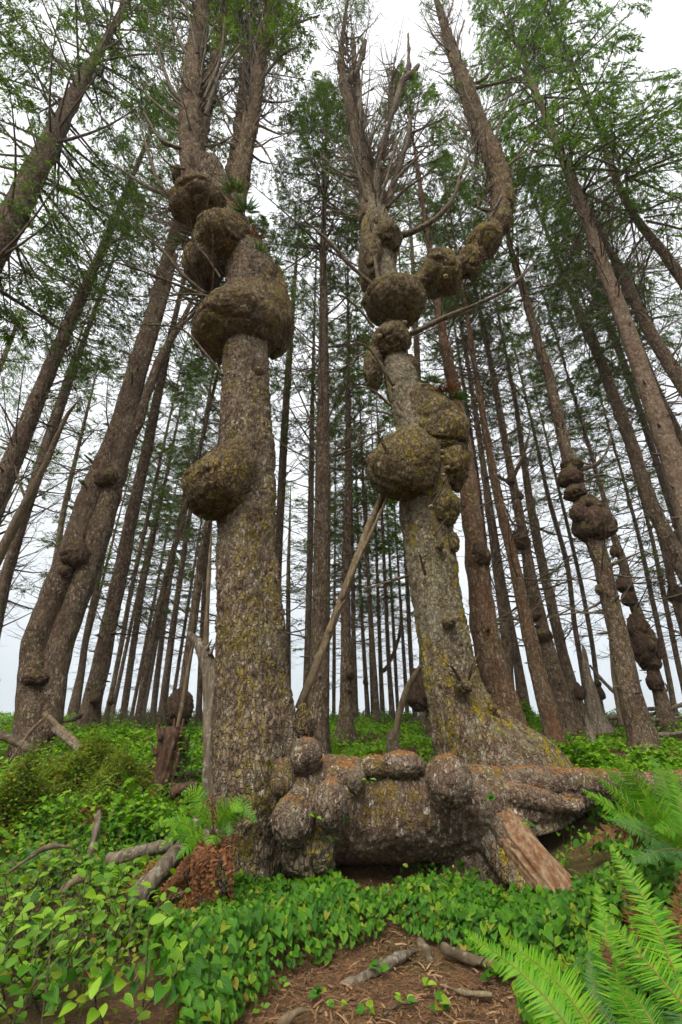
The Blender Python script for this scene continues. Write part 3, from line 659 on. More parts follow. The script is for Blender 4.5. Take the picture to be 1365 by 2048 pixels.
for i, (pts, y0, y1) in enumerate([([(795, 472, 17), (830, 462, 15), (880, 430, 13), (910, 390, 11), (925, 340, 8), (950, 290, 5), (985, 230, 3)], 6.3, 5.6), ([(725, 385, 9), (720, 300, 7), (722, 200, 6), (726, 130, 3)], 6.3, 6.0), ([(735, 405, 8), (700, 285, 6), (690, 240, 4)], 6.2, 5.8),
        ([(818, 268, 6), (870, 246, 4), (902, 228, 2)], 6.3, 6.0), ([(765, 400, 9), (800, 350, 7), (840, 310, 5), (872, 260, 2.5)], 6.3, 5.9), ([(775, 415, 9), (810, 380, 6), (860, 345, 3)], 6.2, 5.7), ([(760, 410, 9), (790, 300, 7), (806, 255, 3)], 6.2, 5.9), ([(740, 395, 8), (710, 370, 6), (668, 340, 3)], 6.5, 6.6),
        ([(822, 668, 14), (880, 640, 12), (950, 610, 10), (1012, 580, 8), (1078, 520, 5)], 6.2, 5.7), ([(748, 572, 12), (700, 530, 10), (655, 480, 8), (602, 434, 3)], 6.3, 5.8), ([(788, 772, 10), (743, 702, 7), (704, 681, 3)], 6.1, 5.6), ([(782, 812, 7), (745, 780, 5), (700, 772, 2.5)], 6.1, 5.7),
        ([(757, 562, 11), (748, 505, 8), (739, 460, 6), (735, 425, 4)], 6.1, 6.0), ([(748, 655, 8), (722, 622, 7), (692, 596, 6), (668, 588, 2.5)], 6.3, 5.9), ([(775, 905, 8), (762, 880, 6), (752, 862, 4)], 5.6, 5.4), ([(770, 860, 6), (735, 872, 5), (705, 895, 2.5)], 6.2, 6.0),
        ([(858, 1020, 6), (880, 985, 5), (892, 955, 4)], 5.9, 5.6), ([(868, 1072, 5), (888, 1045, 4), (908, 1018, 2.5)], 6.0, 5.7), ([(852, 1150, 9), (845, 1128, 6), (840, 1108, 4)], 6.0, 5.8), ([(928, 1375, 14), (915, 1350, 9), (903, 1332, 4)], 6.0, 5.7), ([(930, 1372, 12), (940, 1350, 9), (948, 1325, 3)], 6.0, 5.8),
        ([(815, 1152, 8), (775, 1164, 6), (735, 1175, 3)], 6.2, 5.9), ([(740, 700, 7), (715, 715, 5), (698, 735, 3)], 6.4, 6.2), ([(785, 830, 5), (750, 822, 4), (722, 824, 2)], 6.2, 6.0), ([(930, 170, 9), (965, 160, 7), (1000, 120, 3)], 6.4, 6.1), ([(932, 180, 9), (990, 168, 6), (1045, 150, 3)], 6.4, 6.3),
        ([(922, 140, 9), (915, 90, 7), (930, 40, 3)], 6.4, 6.1), ([(905, 105, 6), (870, 75, 4), (842, 18, 2)], 6.4, 6.3), ([(940, 200, 6), (905, 175, 4), (878, 150, 2)], 6.4, 6.3), ([(955, 240, 8), (935, 190, 5), (920, 150, 3)], 6.3, 6.0), ([(998, 345, 8), (1030, 320, 6), (1075, 280, 3)], 6.4, 6.2), ([(1005, 390, 8), (985, 420, 6), (958, 415, 5), (960, 395, 3)], 6.3, 6.1),
        ([(980, 300, 6), (1000, 250, 5), (1020, 170, 2)], 6.4, 6.0), ([(1010, 365, 6), (1025, 345, 4), (1035, 330, 2)], 6.4, 6.2), ([(890, 50, 6), (905, 10, 4), (912, -30, 2)], 6.5, 6.3), ([(755, 420, 8), (720, 360, 6), (690, 350, 5), (640, 320, 2)], 6.3, 5.9)]):
    limb(rootR, pts, y0, y1, 500 + i)
for a_, b_, y, cs in [((745, 455), (690, 60), 6.45, .62), ((752, 440), (790, 120), 6.4, .45), ((985, 430), (880, 20), 6.5, .5), ((760, 470), (740, 300), 6.4, .5)]:
    p_, q_ = P(*a_, y), P(*b_, y)
    for dk_, sp_ in (('w', 0), ('w', 2.4)): o = obj('dead_branches', DEAD[dk_], rootR); align(rootR, o, p_, q_, cs * (.8 if sp_ else 1), np.linalg.norm(q_ - p_) / 8, a_[0] + sp_)
for a_, b_, y, cs in [((388, 340), (405, -40), 5.5, .6), ((485, 340), (540, -20), 5.8, .6), ((420, 640), (390, 420), 5.6, .55)]:
    p_, q_ = P(*a_, y), P(*b_, y)
    for dk_, sp_ in (('w', 0), ('w', 2)): o = obj('dead_branches', DEAD[dk_], rootL); align(rootL, o, p_, q_, cs, np.linalg.norm(q_ - p_) / 8, a_[0] + sp_)
for px, py in [(883, 903), (884, 915), (900, 832), (893, 845), (922, 843), (862, 1013), (886, 950), (892, 553), (845, 590), (792, 918), (810, 645), (760, 672), (896, 935)]:
    c = P(px, py, 5.82 if px < 870 and py > 800 else 6.0); rad = W(5, c)
    part('bracket_fungus', blob(c, rad, rad, rad * .6, px, 14, .5, .0, lump=.12), M['fungus'], rootR)
for pts, y, cs in [([(690, 60), (720, -40)], 6.5, .45), ([(880, 30), (850, -60)], 6.5, .3)]:
    wd, fo, L0 = CROWN['b']; a_, b_ = P(*pts[0], y), P(*pts[1], y)
    for nm, me in (('branches', wd), ('crown', fo)):
        o = obj(nm, me, rootR); align(rootR, o, a_, b_, cs, np.linalg.norm(b_ - a_) / L0, py)

# the long root log joining the feet of the two trees
base = P(850, 1700, 5.5); rootG = thing('root_log', (base[0], 5.5, gz(base[0], 5.5)), 'massive lumpy root log lying between the feet of the two front trees', 'log')
c, rr = pix_path([(545, 1595, 156), (600, 1610, 172), (680, 1620, 172), (770, 1622, 164), (860, 1618, 154), (960, 1612, 142), (1040, 1602, 114), (1110, 1586, 80), (1180, 1577, 64), (1270, 1572, 54), (1400, 1560, 50)], 5.6)
fg = lambda a, s, c: 1 + .05 * np.sin(2 * a + 5 * s) + .05 * np.sin(3 * a + 11 * s)
part('trunk', tube(c, rr, 130, 320, lambda V: barkdisp(V[:, [2, 1, 0]], .09, .013, 33, 1.5) + .035 * fbm(V * 2.6, 39, 4), fg), M['bark_log'], rootG)
for pts, y in [([(640, 1545, 36), (700, 1562, 52), (770, 1578, 60), (860, 1588, 62), (950, 1588, 54), (1030, 1590, 44), (1100, 1604, 34), (1165, 1612, 20)], 5.38), ([(900, 1540, 40), (980, 1562, 50), (1070, 1566, 50), (1160, 1566, 50), (1280, 1562, 40)], 5.5), ([(585, 1520, 60), (650, 1550, 56), (720, 1556, 44), (800, 1560, 36)], 5.62)]:
    c, rr = pix_path(pts, y); k += 1
    part('root', tube(c, rr, 64, 150, lambda V: barkdisp(V[:, [2, 1, 0]], .08, .010, k, 1.4) + .025 * fbm(V * 2.6, k, 3)), M['bark_log'], rootG)
for (px, py, hw, hh, y, kw) in [(587, 1640, 43, 46, 4.98, dict(lump=.05)), (661, 1608, 35, 46, 4.95, dict(lump=.06)), (613, 1510, 33, 33, 5.25, dict(lump=.08)), (897, 1562, 47, 48, 5.02, dict(lump=.04)), (805, 1532, 48, 28, 5.35, dict(lump=.07)), (748, 1535, 30, 22, 5.3, dict(lump=.08)), (713, 1560, 19, 25, 5.1, dict(lump=.07)),
                                (655, 1560, 40, 26, 5.4, {}), (560, 1560, 40, 50, 5.35, dict(lump=.12)), (610, 1450, 22, 30, 5.6, {}), (1005, 1688, 26, 14, 5.25, {})]:
    k += 1; burl(rootG, px, py, hw, hh, y, M['bark_log'], k, amp=.007, cell=.06, **kw)
k += 1; burl(rootG, 618, 1712, 50, 42, 5.2, M['burl_yellow'], k, lump=.15, top=.2)

# what props the log up: a dark buttress and the split root
base = P(970, 1770, 5.55); rootB = thing('log_prop', (base[0], 5.55, gz(base[0], 5.55)), 'dark old stump standing in shadow under the root log', 'stump')
c, rr = pix_path([(985, 1660, 150), (975, 1720, 185), (965, 1800, 220)], 5.85)
part('stump', tube(c, rr, 60, 60, lambda V: .06 * fbm(V * np.array([6, 6, 1.2]), 51, 3)), M['bark_log'], rootB)
base = P(1100, 1800, 4.6); rootS = thing('split_root', (base[0], 4.6, gz(base[0], 4.6)), 'slanting broken root with bare orange wood propped against the root log', 'root')
c, rr = pix_path([(1012, 1650, 60, 5.35), (1042, 1690, 66, 5.05), (1085, 1742, 72, 4.7), (1130, 1795, 76, 4.4), (1168, 1838, 78, 4.2), (1185, 1860, 74, 4.1)], 5)
ax = norm(np.array(c[-1]) - np.array(c[0])); e1 = norm(np.cross(ax, [0, 0, 1.0])); e2 = np.cross(ax, e1)
part('heartwood', tube(c, rr, 72, 110, lambda V: .030 * fbm(np.stack([V @ ax * 1.2, V @ e1 * 16, V @ e2 * 16], 1), 52, 3) + .012 * vnoise(np.stack([V @ ax * 3, V @ e1 * 50, V @ e2 * 50], 1), 5)), M['bare_wood'], rootS)
c, rr = pix_path([(1004, 1640, 70, 5.42), (1030, 1680, 76, 5.16), (1052, 1708, 72, 4.98), (1062, 1722, 50, 4.95)], 5)
part('bark_sleeve', tube(c, rr, 70, 70, lambda V: barkdisp(V, .06, .014, 53) + .04 * fbm(V * 6, 53, 3)), M['bark_log'], rootS)
c, rr = pix_path([(985, 1680, 56, 5.4), (1018, 1730, 56, 5.1), (1060, 1782, 54, 4.8), (1110, 1840, 54, 4.5)], 5)
part('bark_slab', tube(c, rr, 48, 80, lambda V: barkdisp(V, .06, .012, 54) + .03 * fbm(V * 5, 54, 3)), M['bark_right'], rootS)

# grey broken snag grown against the left tree
base = P(412, 1700, 5.75); rs = thing('broken_snag', (base[0], 5.75, gz(base[0], 5.75)), 'grey barkless snag with splintered top against the left burled tree', 'snag')
c, rr = pix_path([(430, 1780, 38), (428, 1640, 40), (426, 1500, 38), (425, 1400, 32), (417, 1330, 28), (405, 1298, 26), (391, 1279, 13), (378, 1266, 4)], 5.6)
part('trunk', tube(c, rr, 48, 150, lambda V: .03 * fbm(V * np.array([9, 9, 1.2]), 61, 3)), M['grey_wood'], rs)
for a_, b_, w_ in [((412, 1300), (425, 1278), 9), ((420, 1310), (432, 1283), 10), ((400, 1290), (404, 1274), 7)]:
    c, rr = pix_path([(*a_, w_), (*b_, 1)], 5.55); part('splinter', tube(c, rr, 6, 8), M['grey_wood'], rs)

# ------------------------------------------------------------------ the wood behind
G1 = 'slender spruces standing in the wood behind'
bg_tree('big twin-trunked leaning spruce with three dark burls, at the left edge', 9.5, [(72, 1490, 88), (70, 1440, 72), (70, 1370, 62), (76, 1290, 60), (110, 1200, 58), (150, 1100, 55), (185, 1000, 55), (215, 930, 50), (250, 830, 42), (280, 720, 36), (310, 620, 30), (335, 520, 24)], 26, 'a', 16, 'bark_a',
        [(72, 1358, 24, 14), (152, 1112, 27, 26), (215, 957, 22, 20), (132, 1142, 12, 12)], fork=[[(92, 1480, 50), (105, 1400, 46), (120, 1300, 48), (147, 1220, 46), (180, 1130, 43), (207, 1040, 42), (237, 930, 40), (256, 862, 38), (272, 780, 24), (300, 690, 20), (330, 590, 16), (352, 510, 8)], [(260, 880, 22), (277, 845, 20), (300, 770, 18), (330, 700, 15), (366, 640, 11), (385, 600, 4)]], dz=6)
bg_tree('smooth brown spruce right of the twin-trunked tree, small knob at its foot', 13, [(172, 1470, 50), (181, 1420, 38), (200, 1340, 34), (222, 1230, 30), (245, 1130, 27), (262, 1040, 25), (280, 960, 22), (300, 870, 19), (318, 780, 16), (340, 680, 12)], 24, 'c', 12, 'bark_a', [(192, 1400, 12, 10)])
bg_tree('dim background spruce between the twin-trunked tree and the smooth brown one', 20, [(150, 1432, 17), (165, 1330, 14), (180, 1240, 12)], 22, 't', 5.5, 'bark_b')
bg_tree('thin spruce with an egg-sized knot low down, left of centre', 20, [(207, 1452, 12), (222, 1395, 10), (245, 1280, 10), (263, 1180, 9), (290, 1060, 8)], 23, 't', 5.5, 'bark_b', [(222, 1403, 8, 7)])
bg_tree('third slim trunk left of the grey snag, standing on the skyline', 21, [(245, 1447, 15), (262, 1330, 13), (285, 1180, 11), (302, 1100, 9)], 23, 'a', 9, 'bark_b')
bg_tree('crooked-footed brown spruce nearest the dry brush on the left', 13.5, [(272, 1485, 20), (276, 1440, 14), (285, 1390, 14), (300, 1300, 14), (325, 1190, 12), (345, 1110, 11), (374, 1010, 10)], 22, 'b', 10, 'bark_a')
bg_tree('dim slim trunk on the skyline just right of the crooked-footed spruce', 24, [(305, 1442, 13), (318, 1330, 11), (335, 1200, 9)], 22, 't', 4.5, 'bark_b')
bg_tree('pale-edged straight spruce with a low bulge, left of the round burl', 19, [(322, 1452, 18), (336, 1335, 14), (350, 1230, 12), (365, 1130, 11), (380, 1030, 9)], 24, 'a', 9, 'bark_b')
bg_tree('spruce swallowed by a big round furry burl near its foot, left', 11.5, [(362, 1490, 24), (360, 1450, 20), (368, 1370, 17), (378, 1300, 17), (392, 1200, 16), (405, 1100, 14), (416, 1040, 12)], 20, 'b', 10, 'bark_a', [(360, 1418, 25, 32)])
bg_tree('thin dark trunk beside the grey snag, behind the round burl', 17, [(396, 1470, 14), (400, 1380, 12), (406, 1250, 11), (414, 1120, 9)], 22, 't', 6.5, 'bark_b')
bg_tree('crooked far trunk left of the twin-trunked tree with bare upswept branches', 18, [(80, 1330, 14), (85, 1240, 14), (105, 1160, 14), (116, 1100, 12), (130, 1010, 10)], 20, 't', 5.5, 'bark_b', dead='u')
bg_tree('dark straight spruce leaving the left edge beside the pale dead snag', 13, [(0, 1215, 22), (15, 1150, 20), (35, 1080, 18), (60, 1000, 18), (100, 880, 16), (130, 790, 14), (165, 690, 10)], 25, 'b', 12, 'bark_a', base=False)
bg_tree('thick bare spruce trunk crossing the left edge above the pale dead snag', 11, [(0, 990, 36), (40, 890, 32), (80, 790, 28), (130, 670, 24), (170, 580, 19), (205, 500, 15)], 31, 'ab', 12, 'bark_a', base=False, dead='u', cs=1.2)
bg_tree('large dark spruce with upswept limbs filling the top left corner', 6.8, [(0, 475, 52), (30, 425, 46), (75, 335, 40), (120, 250, 31), (160, 170, 23), (200, 100, 15)], 36, 'mc', 10, 'bark_a', base=False, dead='u', cs=1.25, dz=7)
bg_tree('small far spruce at the left edge, top in the middle of the frame height', 20, [(0, 735, 9), (22, 680, 8), (45, 620, 6)], 24, 'h', 11, 'bark_b', base=False)
bg_tree('thin spruce between the thick bare trunk and the twin-trunked tree', 18, [(20, 1110, 12), (50, 1010, 11), (75, 930, 10), (100, 850, 8)], 24, 'b', 10, 'bark_b', base=False)
bg_tree('tall straight spruce standing midway between the two front trees', 9.5, [(634, 1510, 62), (637, 1470, 50), (640, 1400, 42), (641, 1280, 35), (644, 1150, 33), (646, 1000, 30), (647, 850, 25), (648, 700, 20), (648, 600, 16), (647, 480, 12), (650, 380, 8)], 27, 'mb', 15, 'bark_a', dead='u', dz=5)
bg_tree('slim spruce close behind the left burled tree, rising on its right', 16, [(545, 1430, 20), (555, 1150, 17), (562, 1000, 16), (570, 850, 15), (580, 700, 13), (590, 560, 8)], 27, 'b', 12, 'bark_a')
bg_tree('slim trunk touching the left side of the tall middle spruce', 15, [(610, 1470, 18), (613, 1380, 15), (618, 1200, 13), (622, 1000, 12), (625, 800, 8)], 25, 'a', 11, 'bark_b')
bg_tree('spruce with spreading roots and small burl, right of the tall middle one', 11.5, [(690, 1492, 56), (691, 1470, 42), (692, 1420, 28), (692, 1300, 22), (692, 1150, 18), (696, 1000, 15), (697, 850, 11), (697, 720, 8)], 20, 'b', 9, 'bark_a', [(700, 1346, 10, 14), (702, 1380, 4, 5)])
bg_tree('dark full-branched far spruce between left burled tree and middle spruce', 27, [(577, 1440, 12), (577, 1300, 10), (577, 1150, 8)], 15, 't', 3.5, 'bark_b', cs=1.1)
bg_tree('second trunk right of the tall middle spruce, clean and narrow', 17, [(712, 1468, 15), (708, 1300, 10), (706, 1150, 8), (703, 1000, 6)], 21, 't', 5.5, 'bark_b')
bg_tree('far trunk with one small round burl at its foot, between the front trees', 21, [(738, 1456, 11), (728, 1300, 8), (720, 1150, 6)], 20, 't', 4.5, 'bark_b', [(732, 1365, 6, 7)])
bg_tree('straight narrow trunk beside the leaning pole, middle of the gap', 16, [(757, 1466, 15), (748, 1330, 11), (740, 1200, 9), (731, 1050, 7)], 21, 's', 8, 'bark_b')
bg_tree('forked far trunk with an arm sweeping up to the right', 23, [(767, 1443, 12), (762, 1340, 9), (757, 1200, 7)], 20, 't', 4.5, 'bark_b', fork=[[(763, 1345, 8), (778, 1328, 7), (798, 1275, 6), (804, 1200, 4)]])
bg_tree('fifth narrow trunk in the gap, ahead of the pale broken pole', 19, [(787, 1452, 14), (778, 1320, 9), (770, 1150, 7)], 21, 't', 4.5, 'bark_b')
bg_tree('narrow trunk just left of the right burled tree', 21, [(832, 1448, 11), (823, 1330, 9), (814, 1150, 8), (808, 1050, 6)], 23, 's', 8, 'bark_b')
bg_tree('spruce hidden behind the right burled tree, dark burl bulging out left', 12, [(866, 1478, 30), (862, 1420, 22), (858, 1330, 20), (850, 1200, 18)], 20, None, 9, 'bark_a', [(842, 1385, 31, 36)], dead=None)
for i, (x, y, h) in enumerate([(698, 25, 18), (746, 26, 17), (797, 28, 18), (816, 26, 20), (668, 22, 19), (655, 27, 18), (222, 27, 18), (262, 26, 19), (340, 28, 18), (285, 28, 19), (135, 27, 19)]):
    dx = (682 - x) / 2150 * 150
    bg_tree(['faint far trunk behind the narrow clean one, right of the middle spruce', 'faint far trunk between the one with a small foot burl and the straight narrow one', 'faint far trunk right of the fifth narrow trunk, by the bent pole', 'faint far trunk between the bent pole and the right burled tree', 'faint far trunk just right of the tall middle spruce',
             'faint far trunk half hidden behind the tall middle spruce', 'faint far trunk beside the thin spruce with the egg-sized knot', 'faint far trunk just left of the crooked-footed spruce', 'faint far trunk just left of the round furry burl', 'faint far trunk just right of the crooked-footed spruce', 'faint far trunk close right of the twin-trunked tree foot'][i], y, [(x, 1440, 9 - i % 3), (x + dx, 1290, 7), (x + 2 * dx, 1140, 5)], h, 't', 5 + i % 3, 'bark_b', group='farthest hair-thin trunks on the skyline', dz=1.5)
bg_tree('broad reddish trunk directly behind the right burled tree', 8, [(1035, 1530, 130), (1022, 1490, 92), (1005, 1420, 67), (990, 1350, 62), (971, 1270, 55), (955, 1140, 44), (941, 1000, 37), (928, 900, 31), (912, 800, 26), (896, 720, 22), (880, 640, 18), (868, 560, 14)], 24, 'b', 17, 'bark_red', [(962, 1112, 20, 26)], dz=8)
bg_tree('narrow trunk close right of the broad reddish one', 12, [(1030, 1460, 26), (1020, 1400, 22), (1011, 1270, 20), (995, 1140, 18), (976, 1000, 14), (955, 850, 10)], 22, 'b', 12, 'bark_b')
bg_tree('grey-footed spruce standing by the bright shrub, behind the reddish trunk', 16, [(1052, 1440, 28), (1038, 1340, 18), (1020, 1240, 14), (1000, 1130, 12), (980, 1000, 9)], 23, 'a', 11, 'bark_b')
bg_tree('plain straight spruce, first of the row right of the reddish trunk', 10.5, [(1112, 1498, 46), (1104, 1450, 38), (1086, 1380, 34), (1062, 1280, 29), (1045, 1200, 25), (1025, 1110, 20), (1005, 1030, 18), (990, 960, 16), (970, 850, 13), (945, 700, 10), (930, 600, 7)], 23, 'b', 13, 'bark_red')
bg_tree('spruce with one round burl high and two lower, second of that row', 12, [(1150, 1475, 50), (1140, 1440, 40), (1120, 1380, 34), (1100, 1310, 29), (1085, 1250, 25), (1065, 1170, 24), (1055, 1110, 20), (1036, 1010, 18), (1022, 940, 16), (1005, 850, 13), (985, 740, 11), (960, 620, 8)], 24, 'b', 14, 'bark_a',
        [(1040, 1083, 20, 19), (1066, 1230, 15, 15), (1089, 1272, 17, 13), (1021, 962, 9, 9), (1040, 992, 8, 8)], limbs=[[(1030, 950, 8), (1050, 900, 6), (1060, 860, 3)], [(985, 945, 7), (1010, 960, 7), (1022, 958, 7)]])
bg_tree('dark slim spruce between the high-burled tree and the pale split snag', 14, [(1165, 1448, 34), (1158, 1420, 28), (1140, 1360, 24), (1118, 1270, 20), (1095, 1170, 18), (1075, 1080, 17), (1060, 1000, 15), (1045, 900, 11), (1030, 800, 8)], 22, 'c', 11, 'bark_b', [(1156, 1385, 13, 16)])
bg_tree('thin curving trunk left of the spruce with stacked burls', 18, [(1180, 1440, 13), (1165, 1340, 11), (1150, 1250, 10), (1135, 1130, 10), (1110, 1040, 9), (1094, 980, 8), (1072, 880, 6)], 23, 's', 11, 'bark_b')
bg_tree('far thin trunk with knobbly foot seen beside the pale split snag', 20, [(1205, 1430, 13), (1195, 1370, 10), (1185, 1290, 9), (1165, 1180, 8), (1140, 1070, 7)], 22, 't', 6.5, 'bark_b', [(1200, 1388, 9, 12), (1196, 1368, 7, 7)])
bg_tree('stout spruce with a stack of swollen burls halfway up, right side', 10, [(1292, 1508, 66), (1284, 1470, 54), (1262, 1400, 46), (1245, 1310, 39), (1222, 1210, 35), (1205, 1130, 32), (1188, 1080, 32), (1163, 1000, 28), (1140, 930, 24), (1120, 850, 22), (1097, 750, 20), (1075, 680, 17), (1050, 590, 14), (1025, 510, 11), (1010, 440, 8)], 24, 'm', 13, 'bark_a',
        [(1186, 1048, 38, 40), (1158, 1028, 18, 18), (1176, 1018, 30, 24), (1145, 930, 21, 16), (1142, 956, 24, 19), (1151, 986, 23, 15), (1198, 1180, 8, 9)], limbs=[[(1160, 940, 9), (1190, 930, 7), (1213, 905, 5), (1222, 870, 3)], [(1165, 965, 6), (1200, 950, 4), (1240, 960, 2)], [(1210, 1135, 7), (1245, 1120, 5), (1280, 1105, 2)]], cs=.8)
bg_tree('dark knobbly spruce with a long swollen waist, right of the stacked burls', 13, [(1338, 1455, 40), (1330, 1430, 30), (1315, 1370, 24), (1300, 1320, 24), (1280, 1240, 21), (1262, 1190, 19), (1245, 1120, 16), (1230, 1080, 13), (1215, 1020, 10), (1192, 940, 8)], 20, 's', 10, 'bark_b', [(1290, 1292, 24, 42), (1276, 1255, 20, 22), (1310, 1365, 15, 17), (1248, 1172, 16, 15), (1258, 1198, 14, 14), (1230, 1105, 9, 10), (1305, 1325, 15, 14)], limbs=[[(1316, 1385, 6), (1335, 1380, 4), (1330, 1365, 2)]])
bg_tree('tall pale-barked trunk slanting down to the right edge', 9, [(1372, 1010, 46), (1342, 910, 41), (1310, 820, 35), (1275, 720, 31), (1240, 620, 27), (1205, 530, 24), (1170, 430, 20), (1130, 330, 16), (1095, 240, 12)], 38, 'h', 15, 'bark_pale', base=False, cs=1.35, dead='u', dz=11)
bg_tree('dark spruce left of the pale-barked trunk, running parallel to it', 12, [(1350, 1105, 28), (1312, 1030, 26), (1285, 960, 24), (1260, 880, 22), (1230, 800, 20), (1200, 720, 18), (1165, 640, 16), (1135, 570, 10)], 25, 'c', 12, 'bark_a', base=False)
bg_tree('thin dark trunk between the parallel spruce and the pale-barked trunk', 15, [(1325, 960, 12), (1270, 790, 12), (1230, 680, 13), (1190, 590, 12), (1157, 510, 9)], 29, 'h', 15, 'bark_b', base=False)
bg_tree('mossy brown trunk upper right, just right of the pale-barked one', 10, [(1370, 775, 25), (1310, 680, 22), (1270, 600, 19), (1237, 530, 14), (1205, 470, 10)], 36, 'h', 16, 'bark_b', base=False, cs=1.3, dead='u', dz=8)
bg_tree('dark trunk leaving the right edge below the mossy brown one', 13, [(1368, 890, 17), (1310, 770, 15), (1270, 670, 14), (1240, 600, 10)], 26, 'h', 13, 'bark_b', base=False)
bg_tree('uppermost trunk crossing the top right corner, in dense green foliage', 9, [(1370, 565, 20), (1330, 508, 17), (1265, 425, 14), (1222, 330, 11), (1190, 240, 8)], 38, 'h', 14.5, 'bark_a', base=False, cs=1.35, dz=8)
bg_tree('leaning dark trunk with a burl at the right edge, above the swollen waist', 14, [(1372, 1270, 17), (1352, 1200, 16), (1330, 1100, 14), (1300, 1000, 12), (1275, 920, 10)], 23, 'c', 11, 'bark_b', [(1352, 1190, 14, 20)], base=False)
bg_tree('thin far trunk seen right of the swollen waist', 20, [(1352, 1435, 12), (1335, 1340, 10), (1305, 1200, 9), (1272, 1050, 7)], 22, 't', 5.5, 'bark_b')
bg_tree('thin far trunk nearest the right edge at the skyline', 20, [(1378, 1420, 11), (1355, 1320, 10), (1330, 1200, 9), (1295, 1040, 7)], 22, 't', 5.5, 'bark_b')
bg_tree('thin dim trunk between the stacked-burl spruce and the knobbly one', 18, [(1262, 1450, 10), (1240, 1310, 9), (1215, 1190, 8), (1190, 1090, 7)], 22, 's', 8, 'bark_b')
bg_tree('far spruce behind the reddish trunk, crown in the upper gap', 17, [(1000, 1440, 14), (985, 1250, 12), (960, 1000, 10), (935, 820, 7)], 27, 'a', 13, 'bark_b')
bg_tree('spruce crown rising between the right burled stems, trunk behind the burls', 14, [(850, 1460, 20), (846, 1150, 17), (838, 800, 13), (828, 560, 9), (822, 460, 6)], 27, 'h', 17, 'bark_b', cs=.8, dead=None)

def pole(name, label, cat, pts, y, mat, segs=14, rings=70, amp=.012, extra=()):
    c, rr = pix_path(pts, y)
    r_ = thing(name, c[0], label, cat)
    part('stem', tube(c, rr, segs, rings, lambda V: amp * fbm(V * np.array([8, 8, 2]), int(pts[0][0]), 3)), M[mat], r_)
    for e_ in extra:
        c, rr = pix_path(e_, y); part('branch_stub', tube(c, rr, 7, 20, lambda V: .3 * amp * vnoise(V * 8, 3)), M[mat], r_)
    return r_
pole('leaning_pole', 'long bare pole leaning from the left root up to the right burl', 'dead pole', [(597, 1418, 15, 6.2), (625, 1350, 16, 6.2), (660, 1262, 16, 6.3), (690, 1182, 15, 6.3), (738, 1055, 14, 6.4), (768, 985, 12, 6.5)], 6.2, 'dead_pole', extra=[[(684, 1200, 8), (712, 1130, 8), (745, 1060, 7), (776, 995, 5)], [(660, 1265, 7), (672, 1230, 6), (690, 1200, 3)]])
pole('broken_pole', 'short pale bent pole leaning behind the log toward the right tree', 'dead pole', [(788, 1492, 15, 9.6), (795, 1450, 14, 9.6), (806, 1405, 14, 9.5), (818, 1372, 12, 9.4), (842, 1332, 10, 9.2)], 9.6, 'dead_pole')
pole('pole_stump', 'small dark splintered stump at the foot of the pale bent pole', 'stump', [(790, 1506, 34, 9.4), (786, 1490, 26, 9.4), (784, 1474, 20, 9.4), (780, 1460, 4, 9.4)], 9.4, 'limb', extra=[[(795, 1490, 8), (803, 1496, 5), (812, 1508, 3)]])
pole('dead_snag', 'pale weathered snag leaning across the left edge', 'snag', [(-20, 1150, 20, 10.5), (0, 1110, 19, 10.5), (50, 1010, 16, 10.5), (90, 930, 12, 10.5), (130, 840, 8, 10.5), (161, 795, 2, 10.5)], 10.5, 'dead_pole', extra=[[(52, 1000, 6), (38, 960, 4), (30, 930, 2)]])
pole('split_snag', 'pale broken snag ending in a sharp splinter, right of the row', 'snag', [(1205, 1468, 48, 11.5), (1196, 1440, 34, 11.5), (1184, 1390, 22, 11.5), (1174, 1350, 16, 11.5), (1168, 1310, 10, 11.5), (1164, 1288, 1.5, 11.5)], 11.5, 'grey_wood', amp=.03)
pole('jagged_stump', 'short jagged grey stump in front of the sharp splintered snag', 'stump', [(1185, 1485, 22, 10.8), (1180, 1465, 16, 10.8), (1176, 1445, 9, 10.8), (1173, 1428, 2, 10.8)], 10.8, 'grey_wood', amp=.02)
pole('thin_dead_tree', 'thin pale dead sapling left of the stacked-burl spruce', 'dead tree', [(1243, 1452, 8, 12), (1234, 1400, 7, 12), (1226, 1340, 6, 12), (1219, 1270, 4, 12)], 12, 'dead_pole')
pole('slanting_pole', 'thin grey pole slanting from the splintered snag down to the right', 'dead pole', [(1180, 1330, 5, 12.5), (1200, 1355, 6, 12.5), (1235, 1390, 7, 12.5), (1262, 1408, 6, 12.5)], 12.5, 'grey_wood')
pole('thin_dead_tree', 'slender bare dead trunk among the left skyline trees by the snag', 'dead tree', [(410, 1480, 9, 9), (412, 1300, 10, 9), (418, 1150, 8, 9), (424, 1060, 4, 9)], 9, 'dead_pole')
pole('leaning_stick', 'thin dead stick leaning across the round furry burl', 'stick', [(352, 1470, 7, 10.6), (366, 1400, 8, 10.6), (378, 1330, 6, 10.6), (386, 1290, 3, 10.6)], 10.6, 'dead_pole')

